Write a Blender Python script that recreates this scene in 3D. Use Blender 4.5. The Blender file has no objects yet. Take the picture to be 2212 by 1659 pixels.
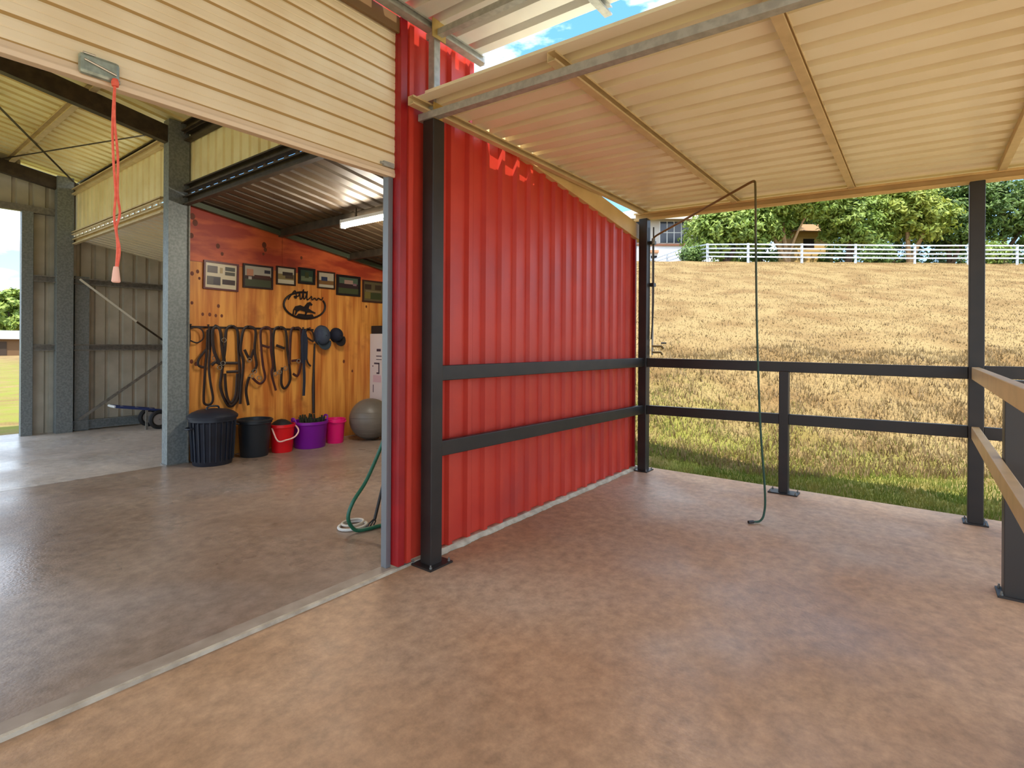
import bpy, bmesh, math, random
from mathutils import Vector, Matrix, noise
random.seed(7)
R = random.random
def U(a, b): return a + (b - a) * R()
scene = bpy.context.scene
COL = scene.collection

# ------------------------------------------------------------------ camera
YAW, ROLL, FPX = 0.6434, 0.0063, 1150.7
cam_d = bpy.data.cameras.new('camera'); cam = bpy.data.objects.new('camera', cam_d); COL.objects.link(cam)
FW = Vector((math.cos(YAW), math.sin(YAW), 0)); RT0 = Vector((math.sin(YAW), -math.cos(YAW), 0)); UP0 = Vector((0, 0, 1))
RT = RT0 * math.cos(ROLL) + UP0 * math.sin(ROLL); UPV = UP0 * math.cos(ROLL) - RT0 * math.sin(ROLL)
CAM = Vector((-2.2308, -2.6558, 1.45))
cam.matrix_world = Matrix(((RT.x, UPV.x, -FW.x, CAM.x), (RT.y, UPV.y, -FW.y, CAM.y), (RT.z, UPV.z, -FW.z, CAM.z), (0, 0, 0, 1)))
cam_d.sensor_width = 36; cam_d.lens = FPX / 2212 * 36
cam_d.shift_x = -17.6 / 2212; cam_d.shift_y = -89.3 / 2212
cam_d.clip_start = 0.05; cam_d.clip_end = 500
scene.camera = cam

# ------------------------------------------------------------------ sky, sun, exposure
SKY_STRENGTH, SUN_STRENGTH, EXPOSURE = 0.8, 2.15, 1.8
world = bpy.data.worlds.new('sky'); scene.world = world; world.use_nodes = True
wn, wl = world.node_tree.nodes, world.node_tree.links
wn.clear()
w_out = wn.new('ShaderNodeOutputWorld'); w_bg = wn.new('ShaderNodeBackground'); w_bg.inputs['Strength'].default_value = SKY_STRENGTH
w_tc = wn.new('ShaderNodeTexCoord'); w_sep = wn.new('ShaderNodeSeparateXYZ')
w_ramp = wn.new('ShaderNodeValToRGB')
e = w_ramp.color_ramp.elements
e[0].position = 0.0; e[0].color = (.40, .56, .74, 1); e[1].position = 0.75; e[1].color = (.08, .235, .50, 1)
e2 = w_ramp.color_ramp.elements.new(.3); e2.color = (.12, .31, .56, 1)
w_map = wn.new('ShaderNodeMapping'); w_map.inputs['Scale'].default_value = (1.6, 1.6, 4.2); w_map.inputs['Location'].default_value = (.4, 5.1, 3.0)
w_noise = wn.new('ShaderNodeTexNoise'); w_noise.inputs['Scale'].default_value = 1.5; w_noise.inputs['Detail'].default_value = 7; w_noise.inputs['Roughness'].default_value = .55
w_cr = wn.new('ShaderNodeValToRGB'); w_cr.color_ramp.elements[0].position = .49; w_cr.color_ramp.elements[1].position = .64
w_mix = wn.new('ShaderNodeMixRGB'); w_mix.inputs['Color2'].default_value = (2.1, 2.13, 2.18, 1)
wl.new(w_tc.outputs['Generated'], w_sep.inputs[0]); wl.new(w_sep.outputs['Z'], w_ramp.inputs[0])
wl.new(w_tc.outputs['Generated'], w_map.inputs['Vector']); wl.new(w_map.outputs[0], w_noise.inputs['Vector']); wl.new(w_noise.outputs['Fac'], w_cr.inputs[0])
wl.new(w_cr.outputs[0], w_mix.inputs['Fac']); wl.new(w_ramp.outputs[0], w_mix.inputs['Color1'])
wl.new(w_mix.outputs[0], w_bg.inputs['Color']); wl.new(w_bg.outputs[0], w_out.inputs['Surface'])
sun_d = bpy.data.lights.new('sun', 'SUN'); sun_d.energy = SUN_STRENGTH; sun_d.angle = .0093; sun_d.color = (1, .95, .86)
sun = bpy.data.objects.new('sun', sun_d); COL.objects.link(sun)
SUN_DIR = Vector((.27, .34, -.9)).normalized()
sun.rotation_euler = SUN_DIR.to_track_quat('-Z', 'Y').to_euler(); sun.location = (0, -10, 20)
vs = scene.view_settings
vs.view_transform = 'Standard'; vs.look = 'None'; vs.gamma = 1; vs.use_curve_mapping = False; vs.exposure = EXPOSURE
scene.cycles.max_bounces = 10; scene.cycles.diffuse_bounces = 7; scene.cycles.glossy_bounces = 4; scene.cycles.transmission_bounces = 4

# ------------------------------------------------------------------ materials
def lin(c): return tuple(((v / 255) / 12.92 if v / 255 <= .04045 else ((v / 255 + .055) / 1.055) ** 2.4) for v in c)
MATS = {}
def mat(name, col, rough=.6, metal=0., col2=None, scale=8., detail=5., lo=.35, hi=.65, bump=0., bscale=None, stretch=None, col3=None, scale3=1., lo3=.5, hi3=.7, spec=.5, sub=None):
    """principled with up to two noise mixes; colours are sRGB 0-255"""
    if name in MATS: return MATS[name]
    m = bpy.data.materials.new(name); m.use_nodes = True; MATS[name] = m
    n, l = m.node_tree.nodes, m.node_tree.links
    b = n['Principled BSDF']; b.inputs['Roughness'].default_value = rough; b.inputs['Metallic'].default_value = metal
    b.inputs['Specular IOR Level'].default_value = spec
    c1 = (*lin(col), 1); b.inputs['Base Color'].default_value = c1
    tc = n.new('ShaderNodeTexCoord'); vec = tc.outputs['Object']
    if stretch:
        mp = n.new('ShaderNodeMapping'); mp.inputs['Scale'].default_value = stretch; l.new(vec, mp.inputs['Vector']); svec = mp.outputs[0]
    else: svec = vec
    cur = None
    if col2 is not None:
        nz = n.new('ShaderNodeTexNoise'); nz.inputs['Scale'].default_value = scale; nz.inputs['Detail'].default_value = detail
        l.new(svec, nz.inputs['Vector'])
        r = n.new('ShaderNodeMapRange'); r.inputs['From Min'].default_value = lo; r.inputs['From Max'].default_value = hi; r.clamp = True
        l.new(nz.outputs['Fac'], r.inputs['Value'])
        mx = n.new('ShaderNodeMixRGB'); mx.inputs['Color1'].default_value = c1; mx.inputs['Color2'].default_value = (*lin(col2), 1)
        l.new(r.outputs[0], mx.inputs['Fac']); cur = mx.outputs[0]
    if col3 is not None:
        nz3 = n.new('ShaderNodeTexNoise'); nz3.inputs['Scale'].default_value = scale3; nz3.inputs['Detail'].default_value = 6
        l.new(vec, nz3.inputs['Vector'])
        r3 = n.new('ShaderNodeMapRange'); r3.inputs['From Min'].default_value = lo3; r3.inputs['From Max'].default_value = hi3; r3.clamp = True
        l.new(nz3.outputs['Fac'], r3.inputs['Value'])
        m3 = n.new('ShaderNodeMixRGB'); m3.inputs['Color2'].default_value = (*lin(col3), 1)
        if cur: l.new(cur, m3.inputs['Color1'])
        else: m3.inputs['Color1'].default_value = c1
        l.new(r3.outputs[0], m3.inputs['Fac']); cur = m3.outputs[0]
    if cur: l.new(cur, b.inputs['Base Color'])
    if bump:
        nb = n.new('ShaderNodeTexNoise'); nb.inputs['Scale'].default_value = bscale or scale * 3; nb.inputs['Detail'].default_value = 4
        l.new(svec, nb.inputs['Vector'])
        bp = n.new('ShaderNodeBump'); bp.inputs['Strength'].default_value = bump; bp.inputs['Distance'].default_value = .02
        l.new(nb.outputs['Fac'], bp.inputs['Height']); l.new(bp.outputs[0], b.inputs['Normal'])
    return m
def flat(c, rough=.55, spec=.4):
    return mat('paint_%d_%d_%d_%d' % (*[int(v) for v in c], int(rough * 100)), c, rough, spec=spec)
def leafmat(name, c1, c2, c3):
    m = mat(name, c1, .55, 0, col2=c2, scale=.9, lo=.35, hi=.65, col3=c3, scale3=3.2, lo3=.5, hi3=.68)
    n, l = m.node_tree.nodes, m.node_tree.links
    b = n['Principled BSDF']; out = n['Material Output']
    tr = n.new('ShaderNodeBsdfTranslucent'); ms = n.new('ShaderNodeMixShader'); ms.inputs[0].default_value = .3
    src = b.inputs['Base Color'].links[0].from_socket
    l.new(src, tr.inputs['Color']); l.new(b.outputs[0], ms.inputs[1]); l.new(tr.outputs[0], ms.inputs[2]); l.new(ms.outputs[0], out.inputs['Surface'])
    return m

M_CREAM = mat('cream_sheet', (246, 238, 212), .3, 0, col2=(240, 230, 200), scale=2.2, spec=.6)
M_CREAM_IN = mat('cream_sheet_dusty', (240, 226, 172), .5, 0, col2=(226, 208, 150), scale=3)
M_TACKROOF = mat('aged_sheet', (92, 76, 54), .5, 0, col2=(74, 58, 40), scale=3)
M_DOOR = mat('roller_door_cream', (238, 222, 188), .5, 0, col2=(228, 208, 170), scale=3)
M_RED = mat('red_sheet', (204, 64, 44), .4, 0, col2=(194, 54, 38), scale=3, col3=(176, 58, 50), scale3=1.3, lo3=.55, hi3=.8, spec=.5)
M_REDTRIM = mat('red_flashing', (164, 22, 24), .4, 0, col2=(140, 14, 20), scale=4)
M_BARGE = mat('barge_beige', (222, 190, 132), .5, 0, col2=(208, 176, 120), scale=4)
M_BLACK = mat('black_steel', (34, 30, 27), .42, 0, col2=(44, 38, 33), scale=6, spec=.5)
M_BEIGESTEEL = mat('beige_steel', (206, 172, 122), .4, 0, col2=(190, 158, 108), scale=5)
M_GALV = mat('galvanised', (176, 176, 170), .42, .2, col2=(158, 158, 152), scale=22, lo=.4, hi=.6)
M_GALVD = mat('galvanised_aged', (134, 130, 120), .5, .25, col2=(114, 110, 102), scale=26, lo=.4, hi=.6)
M_COLUMN = mat('column_steel', (132, 138, 136), .48, .2, col2=(112, 118, 118), scale=40, lo=.4, hi=.6)
M_DARKSTEEL = mat('dark_rafter', (74, 62, 46), .55, .2, col2=(54, 44, 32), scale=12)
M_BATTEN = mat('batten_cream', (216, 194, 150), .5, .05, col2=(200, 178, 134), scale=9)
M_WALLIN = mat('grey_sheet_inside', (190, 184, 166), .5, .1, col2=(172, 166, 148), scale=4)
M_PLY = mat('plywood', (236, 164, 74), .5, 0, col2=(196, 108, 36), scale=3.4, lo=.38, hi=.64, stretch=(4.2, 1, .26), col3=(158, 76, 28), scale3=2.2, lo3=.6, hi3=.78)
M_PLYRED = mat('plywood_red', (216, 100, 50), .5, 0, col2=(168, 56, 28), scale=2.0, lo=.4, hi=.6, stretch=(1, 1, 3.4), col3=(126, 44, 24), scale3=2.6, lo3=.6, hi3=.78)  # upper row of sheets, redder than the lower row
M_KNOT = mat('timber_knot', (112, 50, 20), .6)
def concrete(name, base, stain, pale, rough):
    m = mat(name, base, rough, 0, col2=stain, scale=1.1, detail=8, lo=.32, hi=.74, col3=pale, scale3=.55, lo3=.52, hi3=.75, bump=.08, bscale=60)
    n, l = m.node_tree.nodes, m.node_tree.links
    b = n['Principled BSDF']; src = b.inputs['Base Color'].links[0].from_socket
    tc = n.new('ShaderNodeTexCoord'); nz = n.new('ShaderNodeTexNoise'); nz.inputs['Scale'].default_value = 13; nz.inputs['Detail'].default_value = 11; nz.inputs['Roughness'].default_value = .7
    l.new(tc.outputs['Object'], nz.inputs['Vector'])
    r = n.new('ShaderNodeMapRange'); r.inputs['From Min'].default_value = .3; r.inputs['From Max'].default_value = .7; r.inputs['To Min'].default_value = .66; r.inputs['To Max'].default_value = 1.22
    l.new(nz.outputs['Fac'], r.inputs['Value'])
    mx = n.new('ShaderNodeMixRGB'); mx.blend_type = 'MULTIPLY'; mx.inputs['Fac'].default_value = 1
    l.new(src, mx.inputs['Color1']); l.new(r.outputs[0], mx.inputs['Color2']); l.new(mx.outputs[0], b.inputs['Base Color'])
    n4 = n.new('ShaderNodeTexNoise'); n4.inputs['Scale'].default_value = .8; n4.inputs['Detail'].default_value = 4; l.new(tc.outputs['Object'], n4.inputs['Vector'])
    r4 = n.new('ShaderNodeMapRange'); r4.inputs['From Min'].default_value = .38; r4.inputs['From Max'].default_value = .62; r4.inputs['To Min'].default_value = rough * .55; r4.inputs['To Max'].default_value = rough * 1.15
    l.new(n4.outputs['Fac'], r4.inputs['Value']); l.new(r4.outputs[0], b.inputs['Roughness'])
    return m
M_PORCH = concrete('porch_concrete', (196, 158, 122), (164, 122, 86), (206, 180, 152), .62)
M_SHED = concrete('shed_concrete', (164, 143, 126), (130, 106, 88), (182, 170, 162), .36)
M_EDGE = mat('slab_edge', (204, 190, 166), .8, 0, col2=(172, 156, 134), scale=14, bump=.2, bscale=50)
M_TRIMSTRIP = mat('slab_margin', (170, 152, 134), .6, 0, col2=(148, 130, 112), scale=6)
M_WHITE = flat((228, 226, 222)); M_RUBBER = mat('rubber', (26, 26, 28), .6)
M_BIN = mat('bin_plastic', (30, 36, 50), .45, 0, col2=(24, 28, 38), scale=5)
M_BIN2 = mat('bin_plastic_charcoal', (34, 40, 46), .45)
M_LEATHER = mat('dark_leather', (44, 22, 14), .5, 0, col2=(30, 14, 10), scale=12)
M_LEATHERR = mat('red_leather', (74, 24, 18), .5, 0, col2=(52, 18, 14), scale=12)
M_CHROME = mat('chrome', (190, 185, 175), .25, .9)

# ------------------------------------------------------------------ mesh builder
class MB:
    def __init__(s): s.v = []; s.f = []; s.sm = False
    def add(s, vs_, fs):
        o = len(s.v); s.v += [tuple(p) for p in vs_]; s.f += [tuple(i + o for i in f) for f in fs]; return s
    def box(s, x0, x1, y0, y1, z0, z1):
        return s.add([(x0, y0, z0), (x1, y0, z0), (x1, y1, z0), (x0, y1, z0), (x0, y0, z1), (x1, y0, z1), (x1, y1, z1), (x0, y1, z1)],
                     [(0, 3, 2, 1), (4, 5, 6, 7), (0, 1, 5, 4), (1, 2, 6, 5), (2, 3, 7, 6), (3, 0, 4, 7)])
    def extrude(s, prof, p0, p1, side, up):
        """closed 2-D profile (a,b) swept from p0 to p1; a along side, b along up"""
        p0, p1, side, up = Vector(p0), Vector(p1), Vector(side), Vector(up); k = len(prof)
        vs_ = [p0 + side * a + up * b for a, b in prof] + [p1 + side * a + up * b for a, b in prof]
        fs = [(i, (i + 1) % k, k + (i + 1) % k, k + i) for i in range(k)]
        fs += [tuple(range(k))[::-1], tuple(range(k, 2 * k))]
        return s.add(vs_, fs)
    def bar(s, p0, p1, w, h, up=(0, 0, 1)):
        p0, p1 = Vector(p0), Vector(p1); d = (p1 - p0).normalized(); up = Vector(up)
        side = d.cross(up).normalized(); up2 = side.cross(d).normalized()
        return s.extrude([(-w / 2, -h / 2), (w / 2, -h / 2), (w / 2, h / 2), (-w / 2, h / 2)], p0, p1, side, up2)
    def cee(s, p0, p1, w, h, side, up, t=.004, lip=.016):
        """C channel: web at side=0, open towards +side, centred on up"""
        a = h / 2
        prof = [(0, -a), (w, -a), (w, -a + lip), (w - t, -a + lip), (w - t, -a + t), (t, -a + t), (t, a - t), (w - t, a - t), (w - t, a - lip), (w, a - lip), (w, a), (0, a)]
        return s.extrude(prof, p0, p1, side, up)
    def tube(s, pts, r, n=8, closed=False, flatn=None):
        pts = [Vector(p) for p in pts]; k = len(pts); rr = r if isinstance(r, (list, tuple)) else [r] * k
        o = len(s.v); ref = None; fs = []
        for i, p in enumerate(pts):
            a = pts[i - 1] if (i > 0 or closed) else p; b = pts[(i + 1) % k] if (i < k - 1 or closed) else p
            d = (b - a).normalized()
            if ref is None: ref = Vector((0, 0, 1)) if abs(d.z) < .9 else Vector((1, 0, 0))
            u = (ref - d * ref.dot(d))
            if u.length < 1e-4: u = d.orthogonal()
            u.normalize(); ref = u; w = d.cross(u)
            for j in range(n):
                t = 2 * math.pi * j / n; off = (u * math.cos(t) + w * math.sin(t)) * rr[i]
                if flatn: nn = Vector(flatn); off -= nn * off.dot(nn) * .65
                s.v.append(tuple(p + off))
        m = k if closed else k - 1
        for i in range(m):
            for j in range(n):
                a = o + i * n + j; b = o + i * n + (j + 1) % n; c = o + ((i + 1) % k) * n + (j + 1) % n; d2 = o + ((i + 1) % k) * n + j
                fs.append((a, b, c, d2))
        if not closed: fs += [tuple(o + j for j in range(n))[::-1], tuple(o + (k - 1) * n + j for j in range(n))]
        s.f += fs; s.sm = True; return s
    def lathe(s, prof, c=(0, 0, 0), n=28, sx=1., sy=1., cap0=True, cap1=True):
        o = len(s.v); k = len(prof)
        for r, z in prof:
            for j in range(n):
                t = 2 * math.pi * j / n; s.v.append((c[0] + r * math.cos(t) * sx, c[1] + r * math.sin(t) * sy, c[2] + z))
        for i in range(k - 1):
            for j in range(n): s.f.append((o + i * n + j, o + i * n + (j + 1) % n, o + (i + 1) * n + (j + 1) % n, o + (i + 1) * n + j))
        if cap0: s.f.append(tuple(o + j for j in range(n))[::-1])
        if cap1: s.f.append(tuple(o + (k - 1) * n + j for j in range(n)))
        s.sm = True; return s
    def build(s, name, m, parent=None, smooth=None, solid=0, bevel=0):
        me = bpy.data.meshes.new(name); me.from_pydata(s.v, [], s.f); me.update()
        if m: me.materials.append(m)
        if s.sm if smooth is None else smooth:
            me.polygons.foreach_set('use_smooth', [True] * len(me.polygons))
            try: me.set_sharp_from_angle(angle=math.radians(38))
            except Exception: pass
        o = bpy.data.objects.new(name, me); COL.objects.link(o)
        if parent: o.parent = parent; o.matrix_parent_inverse = Matrix.Translation(-parent.location) if parent.type == 'EMPTY' else Matrix()
        if solid:
            md = o.modifiers.new('thickness', 'SOLIDIFY'); md.thickness = solid; md.offset = 0
        if bevel:
            md = o.modifiers.new('edges', 'BEVEL'); md.width = bevel; md.segments = 2; md.limit_method = 'ANGLE'
        return o
def spline(pts, n=6):
    pts = [Vector(p) for p in pts]; out = []
    for i in range(len(pts) - 1):
        p0, p1, p2, p3 = pts[max(i - 1, 0)], pts[i], pts[i + 1], pts[min(i + 2, len(pts) - 1)]
        for k in range(n):
            t = k / n
            out.append(.5 * ((2 * p1) + (p2 - p0) * t + (2 * p0 - 5 * p1 + 4 * p2 - p3) * t * t + (3 * p1 - p0 - 3 * p2 + p3) * t ** 3))
    out.append(pts[-1]); return out
def thing(name, label, cat, loc=(0, 0, 0), group=None):
    o = bpy.data.objects.new(name, None); COL.objects.link(o); o.location = loc; o.empty_display_size = .1
    o['label'] = label; o['category'] = cat
    if group: o['group'] = group
    return o
def tag(o, label, cat, group=None):
    o['label'] = label; o['category'] = cat
    if group: o['group'] = group
    return o
def struct(o, label=None):
    o['kind'] = 'structure'
    if label: o['label'] = label
    return o
def sbase(name, loc=(0, 0, 0), label=None):
    o = bpy.data.objects.new(name, None); COL.objects.link(o); o.location = loc; return struct(o, label)

# ribbed sheet: profile runs along u, ribs rise to +h ; P(u, v, h) -> point ; v0(u), v1(u) ends of each rib line
PITCH = .19
def rib_us(u0, u1, pitch=PITCH, rib=.03, phase=0.):
    cuts = [(0, 0), (.56, 0), (.575, 1), (.945, 1), (.96, 0)] if rib > .036 else [(0, 0), (.58, 0), (.66, 1), (.84, 1), (.92, 0)]
    out = []; k = math.floor((u0 - phase) / pitch) - 1
    while phase + k * pitch < u1 + pitch:
        for c, h in cuts:
            u = phase + (k + c) * pitch
            if u0 - 1e-6 <= u <= u1 + 1e-6: out.append((u, h * rib))
        k += 1
    if not out or out[0][0] > u0 + 1e-4: out.insert(0, (u0, out[0][1] if out else 0))
    if out[-1][0] < u1 - 1e-4: out.append((u1, out[-1][1]))
    return out
def ribbed(name, m, P, u0, u1, v0, v1, parent=None, pitch=PITCH, rib=.032, phase=0., solid=.0016):
    b = MB(); us = rib_us(u0, u1, pitch, rib, phase)
    f0 = v0 if callable(v0) else (lambda u: v0); f1 = v1 if callable(v1) else (lambda u: v1)
    for u, h in us: b.v.append(tuple(P(u, f0(u), h))); b.v.append(tuple(P(u, f1(u), h)))
    for i in range(len(us) - 1): b.f.append((2 * i, 2 * i + 2, 2 * i + 3, 2 * i + 1))
    return b.build(name, m, parent, smooth=False, solid=solid)

# ------------------------------------------------------------------ ground outside
def sstep(a, b, x):
    t = min(1, max(0, (x - a) / (b - a))); return t * t * (3 - 2 * t)
def lerp_tab(tab, x):
    if x <= tab[0][0]: return tab[0][1]
    for (a, za), (b, zb) in zip(tab, tab[1:]):
        if x <= b: return za + (zb - za) * (x - a) / (b - a)
    return tab[-1][1]
HILL = [(0, -.06), (6.4, -.06), (7.4, .1), (8.6, .5), (10, 1.08), (14, 2.12), (20, 3.68), (28, 5.75), (30, 6.1), (60, 7.2), (120, 8.0)]
def ground_z(x, y):
    dx, dy = x - CAM.x, y - CAM.y
    s = dx * FW.x + dy * FW.y; r = dx * RT0.x + dy * RT0.y
    ang = math.atan2(r, s) if s > -1e9 else 0
    k = sstep(-.5, -.05, ang) * (1 - sstep(1.35, 1.9, ang))
    if x < 4.2: k *= sstep(3.5, 4.6, x)
    z = -.06 + k * (lerp_tab(HILL, s) + .06)
    if s > 6.8:
        rough = .10 * sstep(6.8, 8, s) * (1 - sstep(10.5, 12.5, s)) + .035
        z += k * rough * (noise.noise(Vector((x * .9, y * .9, 0))) + .6 * noise.noise(Vector((x * 2.3, y * 2.3, 4))))
    return z
def axis(lo, hi, d0, d1, step):
    out = []; x = lo
    while x < hi:
        out.append(x)
        dist = max(0, d0 - x, x - d1); x += step * (1 + dist * .28)
    out.append(hi); return out
M_GROUND = mat('dry_grass_ground', (140, 118, 78), .95, 0, col2=(122, 98, 62), scale=.9, detail=10, lo=.4, hi=.62, col3=(116, 88, 54), scale3=.45, lo3=.55, hi3=.78, bump=.5, bscale=22, spec=.1)
def green_patch(m):
    n, l = m.node_tree.nodes, m.node_tree.links; b = n['Principled BSDF']; src = b.inputs['Base Color'].links[0].from_socket
    tc = n.new('ShaderNodeTexCoord'); nz = n.new('ShaderNodeTexNoise'); nz.inputs['Scale'].default_value = 30; nz.inputs['Detail'].default_value = 6
    l.new(tc.outputs['Object'], nz.inputs['Vector'])
    r = n.new('ShaderNodeMapRange'); r.inputs['From Min'].default_value = .3; r.inputs['From Max'].default_value = .7; r.inputs['To Min'].default_value = .72; r.inputs['To Max'].default_value = 1.2
    l.new(nz.outputs['Fac'], r.inputs['Value'])
    mm = n.new('ShaderNodeMixRGB'); mm.blend_type = 'MULTIPLY'; mm.inputs['Fac'].default_value = 1; l.new(src, mm.inputs['Color1']); l.new(r.outputs[0], mm.inputs['Color2'])
    # short watered grass beside the slab
    sp = n.new('ShaderNodeSeparateXYZ'); l.new(tc.outputs['Object'], sp.inputs[0])
    rg = n.new('ShaderNodeMapRange'); rg.inputs['From Min'].default_value = 7.4; rg.inputs['From Max'].default_value = 4.6; rg.clamp = True; l.new(sp.outputs['X'], rg.inputs['Value'])
    n2 = n.new('ShaderNodeTexNoise'); n2.inputs['Scale'].default_value = 1.6; n2.inputs['Detail'].default_value = 6; l.new(tc.outputs['Object'], n2.inputs['Vector'])
    mu = n.new('ShaderNodeMath'); mu.operation = 'MULTIPLY'; l.new(rg.outputs[0], mu.inputs[0])
    r2 = n.new('ShaderNodeMapRange'); r2.inputs['From Min'].default_value = .36; r2.inputs['From Max'].default_value = .6; r2.clamp = True; l.new(n2.outputs['Fac'], r2.inputs['Value'])
    l.new(r2.outputs[0], mu.inputs[1])
    mg = n.new('ShaderNodeMixRGB'); mg.inputs['Color2'].default_value = (*lin((120, 122, 50)), 1); l.new(mu.outputs[0], mg.inputs['Fac']); l.new(mm.outputs[0], mg.inputs['Color1'])
    l.new(mg.outputs[0], b.inputs['Base Color'])
green_patch(M_GROUND)
gx = axis(-90, 130, 3.5, 10, .3); gy = axis(-90, 130, -5, 4, .3)
b = MB(); b.sm = True
for y in gy:
    for x in gx: b.v.append((x, y, ground_z(x, y)))
W = len(gx)
for j in range(len(gy) - 1):
    for i in range(W - 1): b.f.append((j * W + i, j * W + i + 1, (j + 1) * W + i + 1, (j + 1) * W + i))
struct(b.build('ground', M_GROUND), 'dry golden grass paddock rising up a hill beyond the slab')

def grass(name, label, n, fn, cols, hmin, hmax, wd):
    objs = []
    b = MB()
    for _ in range(n):
        p = fn()
        if p is None: continue
        x, y = p; z = ground_z(x, y); h = U(hmin, hmax); a = U(0, math.pi); w = wd * U(.6, 1.3); lx, ly = U(-.5, .5) * h, U(-.5, .5) * h
        cx, cy = math.cos(a) * w, math.sin(a) * w
        b.add([(x - cx, y - cy, z - .01), (x + cx, y + cy, z - .01), (x + lx, y + ly, z + h)], [(0, 1, 2)])
    o = b.build(name, cols, smooth=False); o['kind'] = 'stuff'; o['label'] = label; o['category'] = 'grass'; return o
M_GG = leafmat('green_blades', (98, 114, 34), (126, 128, 50), (150, 136, 66))
M_GD = leafmat('dry_blades', (150, 128, 86), (130, 106, 66), (104, 82, 48))
def near_green():
    x = 3.64 + abs(random.gauss(0, 1.4)); y = U(-6.5, 3.2); return (x, y)
def bank():
    s = U(6.0, 11.0); r = U(.1, 1.9) * s; p = CAM + FW * s + RT0 * r
    return (p.x, p.y) if p.x > 4.3 else None
def slope():
    s = 10 + 18 * R() ** 1.25; r = U(.12, 1.5) * s; p = CAM + FW * s + RT0 * r; return (p.x, p.y)
grass('green_grass', 'short green grass growing along the slab edge', 54000, near_green, M_GG, .02, .07, .006)
grass('bank_grass', 'long dry tussocky grass on the small bank', 44000, bank, M_GD, .03, .12, .010)
grass('slope_grass', 'dry mown straw-coloured grass on the hillside', 44000, slope, M_GD, .02, .055, .014)

# ------------------------------------------------------------------ slabs
slab = MB().box(-6.4, 3.68, -5.2, -.02, -.16, 0).build('porch_slab', M_PORCH); struct(slab, 'stained brown concrete slab of the wash bay porch')
fl = sbase('floor', (0, 4, 0), 'concrete shed floor slab with a pale front margin')
MB().box(-4.5, 3.56, .085, 4.24, -.14, .018).build('slab_panel', M_SHED, fl)
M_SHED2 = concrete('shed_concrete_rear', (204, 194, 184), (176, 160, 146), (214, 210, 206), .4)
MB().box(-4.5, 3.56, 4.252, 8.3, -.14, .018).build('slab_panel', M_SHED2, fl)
MB().box(-4.5, 3.56, 4.24, 4.252, -.14, .012).build('control_joint', flat((96, 84, 72), .9), fl)
MB().box(-4.5, 3.56, .0, .085, -.14, .018).build('slab_margin', M_TRIMSTRIP, fl)
MB().box(-4.5, 3.56, -.022, .0, -.14, .018).build('slab_edge', M_EDGE, fl)
# rough mortar bead under the red cladding
b = MB(); xs = [.28 + .02 * i for i in range(164)]
for i, x in enumerate(xs):
    w = .035 + .02 * noise.noise(Vector((x * 6, 0, 0))) + .008 * noise.noise(Vector((x * 31, 2, 0)))
    b.v += [(x, .0, .034), (x, -.026 - w * .35, .03), (x, -.03 - w, .002)]
for i in range(len(xs) - 1):
    for k in range(2): b.f.append((i * 3 + k, i * 3 + k + 1, i * 3 + k + 4, i * 3 + k + 3))
b.build('mortar_bead', M_EDGE, fl, smooth=True, solid=.004)

ap = MB().box(-10, 3.3, -13, -5.2, -.14, -.02).build('bounce_apron', mat('bounce_gravel', (176, 162, 140), .9, 0, col2=(158, 142, 118), scale=3, bump=.3, bscale=90)); struct(ap, 'pale gravel apron added out of view to bounce light into the porch')  # unseen pale ground, added to bounce sunlight under the awnings
# ------------------------------------------------------------------ front wall
def wall_top(u): return 3.92 if u < .72 else 3.145 - .14 * u
wf = sbase('wall_front', (1.7, 0, 0), 'bright red ribbed steel cladding of the shed front')
ribbed('cladding', M_RED, lambda u, v, h: (u, -h, v), .03, .72, .03, 3.92, wf, phase=-.055)
ribbed('cladding', M_RED, lambda u, v, h: (u, -h, v), .721, 3.49, .03, lambda u: 3.145 - .14 * u, wf, phase=-.055)
MB().box(-4.3, .03, -.005, .0, 3.50, 4.45).build('gable_cladding', M_RED, wf)
MB().box(-4.3, .03, -.02, .0, 3.40, 3.50).build('lintel_flashing', mat('brown_flashing', (120, 92, 56), .5), wf)
MB().box(-4.5, -3.8, -.005, .0, .02, 4.2).build('end_cladding', M_RED, wf)
# dark red corner flashing at the door opening, inner lining
MB().box(-.004, .048, -.036, .0, .03, 3.5).box(-.004, .0, .0, .10, .03, 3.5).build('corner_flashing', M_REDTRIM, wf, bevel=.003)
MB().box(.0, 3.49, .006, .012, .03, 2.6).build('inner_lining', M_WALLIN, wf)
MB().box(3.47, 3.5, -.034, .02, .03, 2.65).build('corner_flashing', M_REDTRIM, wf)
# sloping beige barge board along the lean-to roof edge
zb = lambda u: 3.145 - .14 * u
b = MB(); b.extrude([(-.05, 0), (.02, 0), (.02, .175), (-.05, .175)], (.76, 0, zb(.76)), (3.62, 0, zb(3.62)), (0, 1, 0), (0, 0, 1))
tr = struct(b.build('trim_1', M_BARGE, bevel=.004), 'sloping beige barge board above the red wall')
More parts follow.
